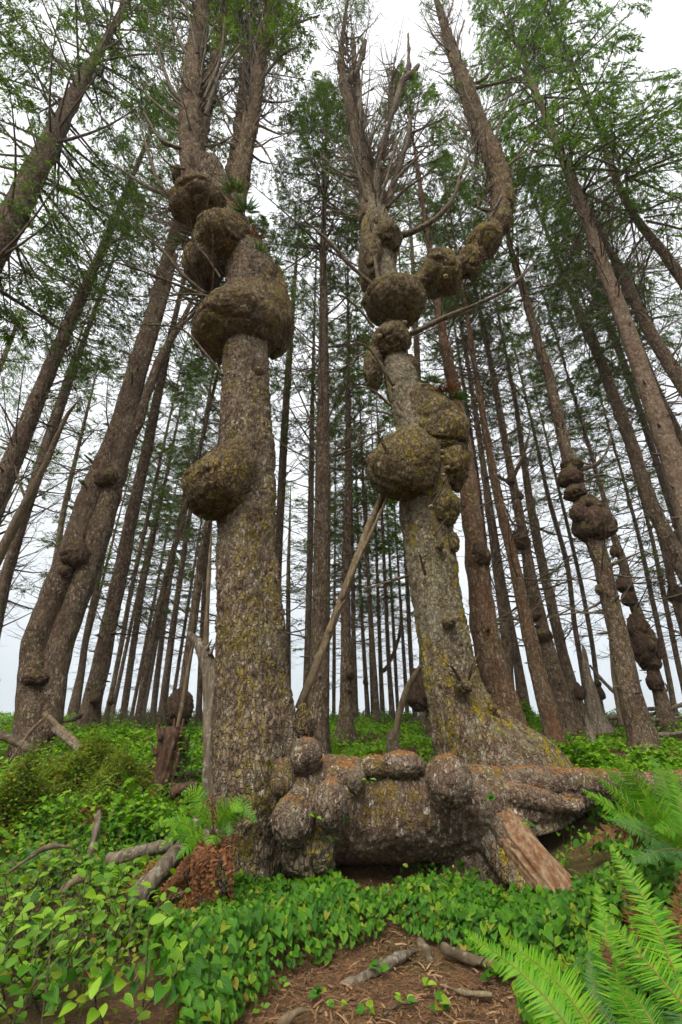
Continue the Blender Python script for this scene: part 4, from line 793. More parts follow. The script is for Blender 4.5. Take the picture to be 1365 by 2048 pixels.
# ------------------------------------------------------------------ fallen wood, stumps, roots
def log(name, label, cat, pts, mat, y=6, segs=18, rings=60, amp=.014, cap=None):
    c, rr = pix_path(pts, y); r_ = thing(name, c[0], label, cat)
    part('stem', tube(c, rr, segs, rings, lambda V: amp * fbm(V * 7, int(pts[0][0] + 3), 3) + .5 * amp * vnoise(V * 22, 4)), M[mat], r_)
    return r_
log('driftwood_log', 'grey weathered log end poking out left of the left tree foot', 'log', [(268, 1802, 35, 4.35), (285, 1780, 36, 4.42), (330, 1735, 34, 4.6), (370, 1690, 30, 4.8), (400, 1640, 26, 5.0)], 'grey_wood', rings=90)
log('fallen_beam', 'bare grey beam slanting down from the twin-trunked tree, upper of two', 'log', [(90, 1428, 11, 8.7), (150, 1482, 12, 8.5), (216, 1538, 13, 8.1)], 'dead_pole')
log('fallen_beam', 'white mottled beam slanting beside the bare grey one, lower of two', 'log', [(108, 1458, 11, 8.6), (160, 1500, 13, 8.4), (214, 1543, 16, 8.0)], 'grey_wood')
log('leaning_stick', 'thin forked dry stick propped before the twin-trunked tree', 'stick', [(18, 1525, 5, 8.2), (60, 1465, 5, 8.4), (102, 1424, 3, 8.5)], 'dead_pole', segs=7)
log('fallen_log', 'mossy dark log at the left edge by the twin-trunked tree', 'log', [(-20, 1462, 16, 8.8), (30, 1482, 16, 8.7), (78, 1508, 15, 8.6)], 'limb')
log('fallen_log', 'short pale log lying in leaves left of the brown fern', 'log', [(212, 1722, 22, 5.1), (270, 1708, 24, 5.15), (348, 1690, 22, 5.2)], 'grey_wood')
log('dead_stick', 'tan bare stick rising from the shrubs at lower left', 'stick', [(92, 1822, 8, 4.2), (118, 1790, 12, 4.25), (150, 1762, 16, 4.3), (168, 1755, 12, 4.35)], 'dead_pole')
log('dead_branch', 'dark arching branch over the shrubs at the left', 'branch', [(15, 1748, 5, 4.4), (60, 1715, 7, 4.4), (95, 1694, 8, 4.5), (130, 1692, 7, 4.5), (162, 1704, 5, 4.6)], 'limb', segs=8)
log('dead_stick', 'upright lichened stick among the small ferns, left', 'stick', [(180, 1716, 12, 5.2), (188, 1680, 12, 5.2), (196, 1640, 11, 5.25), (198, 1622, 6, 5.3)], 'grey_wood', segs=10)
log('log_stub', 'sawn log stub sticking out left of the grey snag', 'log', [(342, 1588, 22, 6.3), (360, 1580, 24, 6.35), (395, 1578, 24, 6.4)], 'red_wood')
log('fallen_branch', 'curved grey branch on the ground behind the red stump', 'branch', [(372, 1545, 8, 7.4), (385, 1550, 10, 7.4), (402, 1542, 10, 7.4)], 'grey_wood', segs=8)
log('fallen_branch', 'crooked fallen branch right of the twin-trunked tree', 'branch', [(120, 1445, 6, 11), (150, 1438, 8, 11), (165, 1430, 5, 11)], 'limb', segs=8)
log('fallen_branch', 'mossy fallen branch below the crooked-footed spruce', 'branch', [(205, 1470, 8, 12), (235, 1485, 9, 12), (268, 1500, 9, 11.8)], 'limb', segs=8)
log('fallen_log', 'grey fallen log on the right skyline beside the splintered snag', 'log', [(1205, 1437, 10, 13), (1250, 1432, 11, 13), (1290, 1428, 11, 13)], 'grey_wood')
for i, (a, b_, w_, y, lb) in enumerate([((1290, 1418), (1368, 1412), 7, 14, 'topmost grey pole in the brush heap at the right edge'), ((1300, 1430), (1372, 1405), 8, 13.5, 'steepest grey pole in the brush heap at the right edge'), ((1310, 1402), (1366, 1436), 6, 14, 'crossing pole in the brush heap at the right edge'), ((1305, 1470), (1370, 1464), 9, 11, 'lone grey pole lying in leaves at the right edge'), ((1285, 1440), (1370, 1434), 8, 13, 'bottom grey pole of the brush heap at the right edge')]):
    log('fallen_pole', lb, 'pole', [(*a, w_, y), ((a[0] + b_[0]) / 2, (a[1] + b_[1]) / 2 + 2, w_, y), (*b_, w_ * .7, y)], 'grey_wood', segs=8)
log('fallen_branch', 'bent pale branch lying in the green behind the root log', 'branch', [(800, 1470, 8, 12), (822, 1478, 10, 12), (850, 1476, 8, 12)], 'dead_pole', segs=8)
log('surface_root', 'grey lichened root crossing the brown path', 'root', [(680, 1975, 8, 3.68), (705, 1966, 20, 3.71), (745, 1945, 22, 3.81), (790, 1921, 19, 3.94), (830, 1900, 6, 4.08)], 'grey_wood', segs=40, rings=110)
log('surface_root', 'dark root slanting down out of the leafy bank onto the path', 'root', [(812, 1845, 18, 4.5), (830, 1868, 20, 4.35), (850, 1900, 16, 4.15), (862, 1925, 7, 4.0)], 'limb', segs=30, rings=60)
log('surface_root', 'brown root edging the path left of the big fern', 'root', [(885, 1895, 16, 3.98), (930, 1914, 19, 3.88), (985, 1930, 15, 3.78), (1020, 1937, 6, 3.73)], 'limb', segs=30, rings=60)
log('path_stick', 'bent brown stick lying at the bottom edge of the path', 'stick', [(555, 2052, 9, 3.18), (580, 2034, 11, 3.22), (610, 2022, 10, 3.25), (645, 2024, 6, 3.25)], 'dead_pole', segs=12)
log('path_stick', 'straight thin stick on the right part of the path', 'stick', [(880, 1968, 7, 3.62), (930, 1985, 6, 3.55), (985, 1990, 4, 3.5)], 'dead_pole', segs=7)
log('path_stick', 'dark twig lying across the lower middle of the path', 'stick', [(770, 2030, 6, 3.28), (800, 2008, 7, 3.38), (840, 2002, 4, 3.4)], 'limb', segs=7)
c = P(340, 1545, 7.4); rs = thing('red_stump', (c[0], 7.4, gz(c[0], 7.4)), 'rotten reddish stump with green leaves on top, left of the snag', 'stump')
c, rr = pix_path([(338, 1580, 74), (340, 1545, 62), (342, 1500, 54), (343, 1470, 50), (345, 1455, 44)], 7.4)
part('trunk', tube(c, rr, 90, 70, lambda V: .10 * fbm(V * np.array([9, 9, .8]), 91, 4) - .03 * np.abs(vnoise(V * np.array([22, 22, 2.0]), 92))), M['red_wood'], rs)
for a_, b_, w_ in [((322, 1480), (316, 1446), 14), ((362, 1476), (368, 1438), 13), ((347, 1470), (350, 1436), 14), ((333, 1474), (332, 1450), 12), ((372, 1500), (380, 1468), 12), ((312, 1510), (304, 1488), 12)]:
    c, rr = pix_path([(*a_, w_), (*b_, 3)], 7.3); part('splinter', tube(c, rr, 8, 10, lambda V: .015 * vnoise(V * 12, 3)), M['red_wood'], rs)
# litter mound at the foot of the left tree
c = P(372, 1800, 4.75); rm_ = thing('root_mound', (c[0], c[1], gz(c[0], c[1])), 'mossy root mound strewn with orange needles left of the left tree foot', 'mound')
burl(rm_, 372, 1815, 72, 66, 4.85, M['bark_left'], 801, name='mound', lump=.18, top=.35, lean=(.35, .1), amp=.02)
burl(rm_, 355, 1790, 13, 11, 4.28, M['burl_dark'], 802, name='knot', lump=.05)
burl(rm_, 395, 1850, 28, 42, 4.5, M['burl_left'], 803, name='burl', lump=.1)

# ------------------------------------------------------------------ ground cover leaves
def heart():
    rows = [0, .12, .32, .60, .84, 1.0]; wv = [.66, .96, 1.0, .74, .34, .02]; us = [-1, 0, 1]; V = []; ed = []
    for v_, w_ in zip(rows, wv):
        for u in us:
            x = u * w_ * .5; y = v_ - .16 * (1 - v_) ** 3 * abs(u) + .05 * (v_ == 0) * (u == 0)
            V.append((x, y - .02, .20 * abs(u) * w_ - .26 * (v_ - .3) ** 2)); ed.append(max(abs(u), v_ ** 3))
    return np.array(V), quads(6, 3, False), np.array(ed)
HV, HQ, HE = heart()
def ovate():
    rows = [0, .12, .35, .62, .85, 1.0]; wv = [.10, .62, 1.0, .86, .42, .02]; us = [-1, 0, 1]; V = []; ed = []
    for v_, w_ in zip(rows, wv):
        for u in us: V.append((u * w_ * .29, v_, .10 * abs(u) * w_ - .22 * (v_ - .3) ** 2)); ed.append(abs(u))
    return np.array(V), quads(6, 3, False), np.array(ed)
OV, OQ, OE = ovate()
FV = np.array([[0, 0, 0], [-.42, .38, .10], [0, .45, 0], [.42, .38, .10], [0, 1, -.06]]); FQ = [[0, 2, 4, 1], [0, 3, 4, 2]]
notree0 = lambda x, y: ~((np.hypot(x + 1.2, y - 5.5) < .5) | (np.hypot(x - 1.7, y - 6.5) < .55) | ((np.abs(y - 5.5) < .45) & (x > -.9) & (x < 2.6)) | (np.hypot(x + 1.18, (y - 4.62) / .9) < .34) | ((np.abs((y - 4.75) + (x - 1.75) * .9) < .26) & (np.abs(x - 1.75) < .45)))
def path_mask(x, y):
    p = np.stack([x, y, 0 * x], 1)
    r = np.hypot((x - .27) / .88, (y - 2.6) / 1.54) + .16 * fbm(p * 2.2, 77, 3)
    u = np.hypot((x - .30) / .30, (y - 5.25) / .55) + .2 * fbm(p * 4, 78, 2)
    return np.minimum(r, u + .05)              # < 1 : bare path
def scatter(n, x0, x1, y0, y1):
    x = rng.uniform(x0, x1, n); y = rng.uniform(y0, y1, n); return x, y
# near, large heart-shaped leaves
x, y = scatter(34000, -3.4, 3.4, 2.7, 6.6)
r_ = path_mask(x, y); keep = (r_ > 1.0) & (np.abs(x) < .62 * y + .35)
salal_zone = (x < -.62 * 1 - .12 * (y - 3)) & (y < 4.9) & (x + .55 * (y - 3.0) < -.80)
keep &= ~(salal_zone & (rng.random(len(x)) < .93))
keep &= ~((np.hypot((x + 1.2), (y - 5.5)) < .50) | (np.hypot((x + 1.18) / 1.0, (y - 4.62) / .9) < .36) | ((np.abs((y - 4.75) + (x - 1.75) * .9) < .28) & (np.abs(x - 1.75) < .45)) | ((np.abs(y - 5.55) < .40) & (x > -.9) & (x < 2.6) & (rng.random(len(x)) < .9)))
keep &= ~((x > 1.55) & (y > 4.75) & (y < 5.9) & (rng.random(len(x)) < .8))
thin = rng.random(len(x)) < np.where(y > 5.0, .8, 1.0); keep &= thin
x, y = x[keep], y[keep]; n = len(x)
r_ = path_mask(x, y); clump = fbm(np.stack([x, y, 0 * x], 1) * 1.6, 44, 2)
h = (.04 + .10 * sstep(1.0, 1.22, r_) + .05 * sstep(4.6, 3.8, y) + .04 * clump) * (.45 + .75 * rng.random(n) ** .6)
hgrow = ground_z(x, y) + np.clip(h, .03, .4)
pos = np.stack([x, y, hgrow], 1)
gxn = (ground_z(x + .12, y, False) - ground_z(x - .12, y, False)) / .24; gyn = (ground_z(x, y + .12, False) - ground_z(x, y - .12, False)) / .24
edge_out = np.stack([x - .22, (y - 2.6) * .6, 0 * x], 1); edge_out = -norm(edge_out)         # the way down to the path
bankf = sstep(1.75, 1.05, r_)[:, None]
tip = norm(edge_out * (.35 + .5 * bankf) + rng.normal(0, .55, (n, 3)) * np.array([1, 1, .25]) + np.array([0, -.25, 0]) + np.array([0, 0, -1.0]) * (.30 + .75 * bankf * rng.random((n, 1))))
nrm = norm(np.array([0, -.4, .85]) + edge_out * .45 * bankf + rng.normal(0, .42, (n, 3)))
X, Y, Z = frame(tip, nrm)
size = .030 + .055 * rng.random(n) ** 2.0; small = (r_ < 1.1); size = np.where(small, size * .75, size)
wid = size * (.78 + .2 * rng.random(n)); rn = rng.random(n)
# the 300 that show largest become leaves of their own, shared out over three patches
show = size / np.maximum(.5, np.linalg.norm(pos - CAM, axis=1)) * np.clip(-np.sum(Z * norm(pos - CAM), 1), 0.05, 1)
t_ = (pos - CAM) @ FWD; pxx = 682.5 + F * pos[:, 0] / t_; pyy = 1024 - F * ((pos - CAM) @ UPV) / t_
inview = (pxx > 10) & (pxx < 1355) & (pyy > 1500) & (pyy < 2040)
order = np.argsort(-np.where(inview, show + .3 * show * (hgrow - ground_z(x, y) > .14), 0))
single = np.zeros(n, bool); single[order[:300]] = True
patches = [('leaf_patch', 'glossy heart-leaved carpet at the lower left of the path', x < -.35), ('leaf_patch', 'heart-leaved bank hanging over the path below the root log', (x >= -.35) & (x < 1.05)), ('leaf_patch', 'heart-leaved carpet under the ferns right of the path', x >= 1.05)]
hm = [mesh('leaf', HV * np.array([1, 1, s_]) + np.array([0, 0, 0]), HQ, None, M['leaf'], True, {'edge': HE, 'rnd': 0 * HE}) for s_ in (.8, 1.15, 1.5)]
for nm, lb, msk in patches:
    cx = pos[msk].mean(0); rt = thing(nm, (cx[0], cx[1], gz(cx[0], cx[1])), lb, 'ground plant', 'patches of heart-shaped leaves')
    ms = msk & ~single
    V, Q, _ = spread(HV, HQ, None, pos[ms], X[ms], Y[ms], Z[ms], wid[ms], size[ms], size[ms])
    o = part('leaves', (V, Q, None), M['leaf'], rt, None, True, {'rnd': np.repeat(rn[ms], len(HV)), 'edge': np.tile(HE, ms.sum())}); o['kind'] = 'stuff'
    for i in np.where(msk & single)[0]:
        o = bpy.data.objects.new('leaf', hm[i % 3]); COL.objects.link(o); o.parent = rt
        Mx = Matrix(np.column_stack([X[i] * wid[i], Y[i] * size[i], Z[i] * size[i]]).tolist()).to_4x4(); Mx.translation = Vector(pos[i] - ORI[rt.name]); o.matrix_local = Mx
    # leaf stalks
    st = np.where(ms)[0][::5]; a0 = pos[st]; b0 = np.stack([x[st] + rng.normal(0, .02, len(st)), y[st] + .02, ground_z(x[st], y[st]) - .02], 1)
    g_ = ptubes(np.stack([b0, a0 * .5 + b0 * .5 + np.array([0, .015, .01]), a0], 1), np.full((len(st), 3), .0022)); o = part('stalks', g_, M['bush'], rt, None, True, {'rnd': rng.random(len(g_[0])) * .3}); o['kind'] = 'stuff'
# a second, smaller oval-leaved plant and thin dry stems mixed through the near cover
n2 = 5500; x, y = scatter(n2, -4.6, 3.6, 2.8, 7.2); k2 = (path_mask(x, y) > 1.02) & (np.abs(x) < .75 * y) & notree0(x, y); x, y = x[k2], y[k2]; n2 = len(x)
hh = .05 + .22 * rng.random(n2) * (.6 + .6 * np.clip(fbm(np.stack([x, y, 0 * x], 1) * 1.2, 91, 2) + .3, 0, 1.3)) * np.where(x < -.9, 1.25, .75)
a = rng.random(n2) * 6.28; X, Y, Z = frame(np.stack([np.cos(a), np.sin(a) - .3, rng.normal(-.1, .35, n2)], 1), norm(np.array([0, -.4, 1]) + rng.normal(0, .45, (n2, 3)))); s2 = rng.uniform(.025, .06, n2)
V, Q, _ = spread(OV, OQ, None, np.stack([x, y, ground_z(x, y) + hh], 1), X, Y, Z, s2 * 1.15, s2, s2)
o = obj('mixed_leaves', mesh('mixed_leaves', V, Q, None, M['bush'], True, {'rnd': np.repeat(rng.random(n2) ** .8 * .99, len(OV)), 'edge': np.tile(OE, n2)})); o['kind'] = 'stuff'; tag(o, 'small oval leaves mixed through the low plants near the path', 'ground cover')
n3 = 420; x = rng.uniform(-4.4, -1.0, n3); y = rng.uniform(3.6, 7.6, n3); b0 = np.stack([x, y, ground_z(x, y) - .02], 1); t0 = b0 + np.stack([rng.normal(0, .16, n3), rng.normal(-.03, .14, n3), rng.uniform(.12, .42, n3)], 1)
g_ = ptubes(np.stack([b0, b0 * .55 + t0 * .45 + rng.normal(0, .04, (n3, 3)), t0], 1), np.repeat(np.array([[.0055, .004, .002]]), n3, 0)); o = obj('dry_stems', mesh('dry_stems', g_[0], g_[1], None, M['limb'])); o['kind'] = 'stuff'; tag(o, 'thin dry brown stems scattered over the left slope', 'twigs')
# farther cover, too small to pick apart
def far_cover(n, x0, x1, y0, y1, smin, smax, hmax, key, mat, mask=None):
    x, y = scatter(n, x0, x1, y0, y1); k = np.abs(x) < .80 * y + .6
    k &= fbm(np.stack([x, y, 0 * x], 1) * .9, 55 + key, 2) > -.42
    if mask is not None: k &= mask(x, y)
    x, y = x[k], y[k]; n = len(x); p = np.stack([x, y, 0 * x], 1)
    hh = hmax * (.35 + .65 * rng.random(n)) * (.6 + .8 * np.clip(fbm(p * 1.3, 66 + key, 2) + .4, 0, 1.4))
    pos = np.stack([x, y, ground_z(x, y) + hh], 1)
    a = rng.random(n) * 6.28; tip = np.stack([np.cos(a), np.sin(a), -.25 - .4 * rng.random(n)], 1)
    N = norm(np.array([0, -.25, 1]) + rng.normal(0, .35, (n, 3))); X, Y, Z = frame(tip, N); s = rng.uniform(smin, smax, n)
    V, Q, _ = spread(FV, FQ, None, pos, X, Y, Z, s)
    o = obj('ground_cover', mesh('ground_cover', V, Q, None, M[mat], False, {'rnd': np.repeat(np.clip(rng.random(n) * .8 + .2 * rng.random(), 0, .99), 5)}))
    o['kind'] = 'stuff'; return o
notree = lambda x, y: ~((np.hypot(x + 1.2, y - 5.5) < .5) | (np.hypot(x - 1.7, y - 6.5) < .55))
tag(far_cover(42000, -7.5, 7.5, 5.9, 10, .045, .085, .22, 1, 'leaf_far', notree), 'dense low green leaves carpeting the slope behind the root log', 'ground cover')
tag(far_cover(46000, -14, 14, 10, 17, .06, .11, .25, 2, 'leaf_far'), 'bright low greenery among the trunks farther up the slope', 'ground cover')
tag(far_cover(36000, -24, 24, 17, 30, .09, .16, .35, 3, 'leaf_far'), 'pale green strip of low plants along the skyline', 'ground cover')

# salal shrubs, lower left: stems with alternate oval leaves, each leaf its own
om = [mesh('leaf', OV * np.array([s_, 1, 1]), OQ, None, M['salal'], True, {'edge': OE, 'rnd': 0 * OE}) for s_ in (1.0, 1.2, .9)]
def salal(label, px, py, y, nst, seed, hgt=.32, lsz=(.055, .095), lit=0):
    nst += 4; hgt *= 1.35
    r = np.random.default_rng(seed); c = P(px, py, y); g0 = gz(c[0], c[1]); rt = thing('salal_shrub', (c[0], c[1], g0), label, 'shrub', 'salal shrubs at the lower left')
    G = []
    for s in range(nst):
        b0 = np.array([c[0] + r.normal(0, .20), c[1] + r.normal(0, .16), 0]); b0[2] = gz(b0[0], b0[1]) - .03
        d = norm(np.array([r.normal(0, .45), r.normal(-.15, .4), 1.0])); L_ = hgt * r.uniform(.7, 1.25); nn = r.integers(4, 7)
        pts = [b0 + d * L_ * t + np.array([d[0], d[1], -.25]) * .35 * L_ * t * t for t in np.linspace(0, 1, 5)]
        part('stem', tube(pts, [.005, .0045, .004, .003, .002], 5, 10), M['limb'], rt); fp = catmull(np.array(pts), 20)
        for j in range(nn):
            t = .35 + .65 * j / (nn - 1); p = fp[min(19, int(t * 19))]; a = j * 2.5 + r.normal(0, .5)
            td = norm(np.array([math.cos(a), math.sin(a) - .25, .30 + .3 * r.normal()])); N = norm(np.array([0, -.35, 1.0]) + r.normal(0, .35, 3)); X_, Y_, Z_ = frame(td[None], N[None]); sz = r.uniform(*lsz)
            o = bpy.data.objects.new('leaf', om[r.integers(3)]); COL.objects.link(o); o.parent = rt
            Mx = Matrix(np.column_stack([X_[0] * sz, Y_[0] * sz, Z_[0] * sz]).tolist()).to_4x4(); Mx.translation = Vector(p - ORI[rt.name]); o.matrix_local = Mx
for i, (px, py, y, nst, lb, hgt) in enumerate([(60, 2010, 3.05, 12, 'bright oval-leaved shrub in the bottom left corner', .34), (150, 1960, 3.15, 11, 'oval-leaved shrub beside the mossy root, bottom left', .32), (20, 1900, 3.5, 11, 'yellow-green oval-leaved shrub at the left edge above the corner', .32), (100, 1880, 3.7, 10, 'oval-leaved shrub in front of the tan bare stick', .26),
        (200, 1860, 3.9, 11, 'oval-leaved shrub left of the grey log end', .30), (265, 1850, 4.0, 9, 'small oval-leaved shrub just under the grey log end', .26), (40, 1800, 4.2, 11, 'dull oval-leaved shrub at the left edge below the arching branch', .28), (150, 1790, 4.4, 10, 'oval-leaved shrub behind the tan bare stick', .26), (250, 1770, 4.6, 10, 'light oval-leaved shrub along the grey log', .28), (90, 1740, 4.8, 10, 'oval-leaved shrub under the arching dark branch', .26), (290, 1730, 4.9, 8, 'oval-leaved shrub in front of the short pale log', .24), (190, 1760, 4.75, 9, 'oval-leaved shrub at the foot of the upright lichened stick', .24)]):
    salal(lb, px, py, y, nst, 900 + i, hgt)

def fill_shrub(name, label, cat, px0, px1, y0, y1, n, hmax, s, mat, tv=FV, tq=FQ):
    """a low thicket of small leaves on fine stems"""
    a_, b_ = P(px0, 1600, (y0 + y1) / 2)[0], P(px1, 1600, (y0 + y1) / 2)[0]; cx, cyy = (a_ + b_) / 2, (y0 + y1) / 2
    rt = thing(name, (cx, cyy, gz(cx, cyy)), label, cat)
    r = np.random.default_rng(int(abs(px0) + n)); x = r.normal(cx, abs(b_ - a_) * .24, n); y = r.normal(cyy, (y1 - y0) * .26, n)
    fall = np.exp(-((x - cx) / (abs(b_ - a_) * .5)) ** 2 - ((y - cyy) / ((y1 - y0) * .55)) ** 2)
    z = ground_z(x, y) + hmax * fall * (.35 + .65 * r.random(n) ** .6) * (.75 + .4 * fbm(np.stack([x, y, 0 * x], 1) * 4, 5, 2))
    a = r.random(n) * 6.28; tip = np.stack([np.cos(a), np.sin(a), r.normal(0, .3, n)], 1); N = norm(np.array([0, -.3, 1]) + r.normal(0, .4, (n, 3))); X, Y, Z = frame(tip, N)
    sz = s * r.uniform(.6, 1.3, n); V, Q, _ = spread(tv, tq, None, np.stack([x, y, z], 1), X, Y, Z, sz)
    o = part('leaves', (V, Q, None), M[mat], rt, None, False, {'rnd': np.repeat(r.random(n) * .99, len(tv))}); o['kind'] = 'stuff'
    m = min(n // 12, 160); i = r.choice(n, m, replace=False); tp = np.stack([x, y, z], 1)[i]; bt = np.stack([x[i] * .7 + cx * .3, y[i] * .7 + cyy * .3, ground_z(x[i], y[i]) - .03], 1)
    g_ = ptubes(np.stack([bt, tp * .5 + bt * .5 + r.normal(0, .03, (m, 3)), tp], 1), np.repeat(np.array([[.007, .005, .002]]), m, 0)); o = part('stems', g_, M['limb'], rt); o['kind'] = 'stuff'
    return rt
fill_shrub('huckleberry_bush', 'yellow-green small-leaved bush in front of the twin-trunked tree', 'bush', 60, 230, 6.9, 8.3, 8500, .80, .036, 'bush')
fill_shrub('huckleberry_bush', 'small-leaved bush at the left edge beside the sword ferns', 'bush', -40, 90, 5.6, 6.9, 7000, .80, .036, 'bush')
fill_shrub('huckleberry_bush', 'thin reddish-green bush below the two slanting beams', 'bush', 170, 300, 6.6, 7.8, 5200, .60, .034, 'bush')
fill_shrub('huckleberry_bush', 'small-leaved bush above the lady ferns, mid left slope', 'bush', 120, 260, 5.7, 6.7, 4200, .42, .034, 'bush')
fill_shrub('leafy_shrub', 'bright leafy shrub heap on the slope behind the right tree foot', 'bush', 1080, 1260, 7.6, 9.4, 5200, .55, .070, 'leaf_far')
fill_shrub('leafy_shrub', 'light green shrub behind the row of trunks, on the skyline', 'bush', 1030, 1110, 14.5, 17, 2200, 1.0, .10, 'leaf_far')
fill_shrub('leafy_shrub', 'low green shrub at the right edge beyond the ferns', 'bush', 1290, 1400, 7, 8.6, 2600, .40, .065, 'leaf_far')
fill_shrub('leafy_shrub', 'tuft of yellow-green leaves on the left end of the skyline', 'bush', -10, 60, 10.5, 12.5, 1800, .6, .075, 'leaf_far')
fill_shrub('stump_vine', 'round-leaved vine growing over the red stump', 'vine', 335, 385, 7.0, 7.5, 230, 1.0, .06, 'leaf')
fill_shrub('leafy_shrub', 'small yellow leafy tuft beside the right tree foot, behind the log', 'bush', 835, 880, 6.9, 7.5, 900, .25, .04, 'bush')
# dry brush on the left skyline
r = np.random.default_rng(3); rt_ = P(260, 1450, 17); rb = thing('dry_brush', (rt_[0], 17, gz(rt_[0], 17)), 'grey leafless brush along the left skyline between the trunks', 'brush')
bx = r.uniform(P(190, 1450, 17)[0], P(420, 1450, 17)[0], 900); by = r.uniform(15.5, 19, 900); bz = ground_z(bx, by) - .05; hh = r.uniform(.35, .85, 900)
b0 = np.stack([bx, by, bz], 1); t0 = b0 + np.stack([r.normal(0, .2, 900), r.normal(0, .2, 900), hh], 1)
g_ = ptubes(np.stack([b0, b0 * .5 + t0 * .5 + r.normal(0, .05, (900, 3)), t0], 1), np.repeat(np.array([[.012, .008, .004]]), 900, 0)); o = part('stems', g_, M['twig'], rb); o['kind'] = 'stuff'
for px0, px1, yb0, yb1, nb_, lb in [(700, 870, 16, 20, 420, 'dry twiggy brush on the skyline between the two front trees'), (1190, 1380, 13.5, 16, 520, 'tangle of dry branches on the right skyline by the brush heap'), (1000, 1120, 17, 20, 260, 'thin grey brush on the skyline behind the row of right trunks')]:
    ym = (yb0 + yb1) / 2; cx = P((px0 + px1) / 2, 1450, ym)[0]; rb = thing('dry_brush', (cx, ym, gz(cx, ym)), lb, 'brush')
    bx = r.uniform(P(px0, 1450, ym)[0], P(px1, 1450, ym)[0], nb_); by = r.uniform(yb0, yb1, nb_); hh = r.uniform(.1, .6, nb_); b0 = np.stack([bx, by, ground_z(bx, by) - .05], 1); t0 = b0 + np.stack([r.normal(0, .45, nb_), r.normal(0, .3, nb_), hh], 1)
    part('stems', ptubes(np.stack([b0, b0 * .5 + t0 * .5 + r.normal(0, .08, (nb_, 3)), t0], 1), np.repeat(np.array([[.016, .012, .005]]), nb_, 0)), M['limb'], rb)['kind'] = 'stuff'
fill_shrub('leafy_shrub', 'yellow-green tuft on the skyline left of the right burled tree', 'bush', 770, 850, 17, 20, 1300, .55, .10, 'leaf_far')
fill_shrub('leafy_shrub', 'green shrub on the right skyline by the knobbly spruce', 'bush', 1240, 1330, 15, 18, 1600, .7, .10, 'leaf_far')
# big soft leaves behind the log
rt = thing('skunk_cabbage', P(672, 1522, 7.2), 'broad bluish-green leaves standing just behind the root log', 'plant')
for i, (bx, by, tx, ty, sw_) in enumerate([(676, 1525, 668, 1496, .16), (684, 1525, 708, 1505, .15), (680, 1526, 690, 1512, .10)]):
    a0, a1 = P(bx, by, 7.2), P(tx, ty, 7.1); d = a1 - a0; L_ = np.linalg.norm(d); X_, Y_, Z_ = frame(d[None], np.array([[0, -1.0, .5]]))
    V, Q, _ = spread(OV, OQ, None, a0[None], X_, Y_, Z_, np.array([sw_ * 1.9]), np.array([L_]), np.array([L_])); part('leaf', (V, Q, None), M['leaf_far'], rt, None, True, {'rnd': np.full(len(V), .3)})

# ------------------------------------------------------------------ ferns
def pinnae(C, nrm_hint, width, npair, r, droop=.25, curl=0.0, fill=1.12):
    """leaflets along a frond midrib C (n,3)"""
    m = len(C); s = np.linspace(.10, .985, npair); idx = s * (m - 1); i0 = np.clip(idx.astype(int), 0, m - 2); f = (idx - i0)[:, None]
    p = C[i0] * (1 - f) + C[i0 + 1] * f; t = norm(C[i0 + 1] - C[i0]); N = norm(nrm_hint - t * np.sum(nrm_hint * t, -1, keepdims=True)); side = np.cross(t, N)
    L_ = width * np.clip((s - .02) / .22, 0.25, 1) ** .7 * np.clip((1.02 - s) / .62, 0, 1) ** .75
    sp = np.linalg.norm(C[-1] - C[0]) * .9 / npair; tv = np.array([[-.30, 0, 0], [.30, 0, 0], [.52, .10, .0], [-.42, .12, .0], [-.40, .5, .03], [.46, .5, .03], [-.10, .82, 0], [.42, .80, 0], [.35, 1.0, -.04]])
    tq = [[0, 1, 2, 3], [3, 2, 5, 4], [4, 5, 7, 6]]; tt = [[6, 7, 8]]; out = []
    for sg in (-1, 1):
        d = norm(side * sg + t * (.30 + .25 * s)[:, None] - N * (droop * (.3 + 1.2 * r.random((npair, 1)))) + r.normal(0, .09 + curl, (npair, 3)))
        X, Y, Z = frame(d, N + r.normal(0, .10 + curl, (npair, 3))); X = X * np.where(np.sum(X * t, 1, keepdims=True) < 0, -1, 1)
        out.append(spread(tv, tq, tt, p, X, Y, Z, np.full(npair, sp * fill) * (.6 + .4 * L_ / max(width, 1e-6)), L_ * (.80 + .28 * r.random(npair)) * np.where(r.random(npair) < .05, .5, 1), L_))
    return merge(out)
def frond(root, pts, width, mat, seed, npair=46, hint=None, droop=.25, curl=0.0):
    r = np.random.default_rng(seed); C = catmull(np.array(pts), 60); C = C + (np.linspace(0, 1, 60)[:, None] ** 2) * r.normal(0, .012, 3)
    hint = norm(CAM + np.array([0, 0, 1.6]) - C[30]) if hint is None else np.asarray(hint)
    g_ = pinnae(C, np.broadcast_to(hint, (npair, 3)), width, npair, r, droop, curl); v = len(g_[0])
    o = part('frond', g_, M[mat], root, None, False, {'rnd': np.clip(np.full(v, r.random() * .45) + .5 * np.repeat(r.random(v // 9), 9) ** 1.3 + .06 * r.random(v), 0, .995)})
    Ls = np.linalg.norm(C[-1] - C[0]); part('midrib', tube(C[::6], np.linspace(.0045, .001, len(C[::6])) * (.6 + Ls * .6), 5, 24), M['rachis'] if mat != 'fern_dead' else M['fern_dead'], root, o)
    return o
def pfern(name, label, fr, crown):
    c = P(*crown); rt = thing(name, (c[0], c[1], gz(c[0], c[1])), label, 'fern')
    for i, (b_, m_, t_, wpx, mat) in enumerate(fr):
        pts = [P(*b_), P(*m_), P(*t_)]; frond(rt, pts, W(wpx, pts[1]) * (.80 if wpx > 30 else 1.15), mat, int(b_[0] + i * 13), 70 if wpx > 30 else 36 if wpx > 24 else 24, curl=.35 if mat == 'fern_dead' else 0, droop=.5 if mat == 'fern_dead' else .22)
    return rt
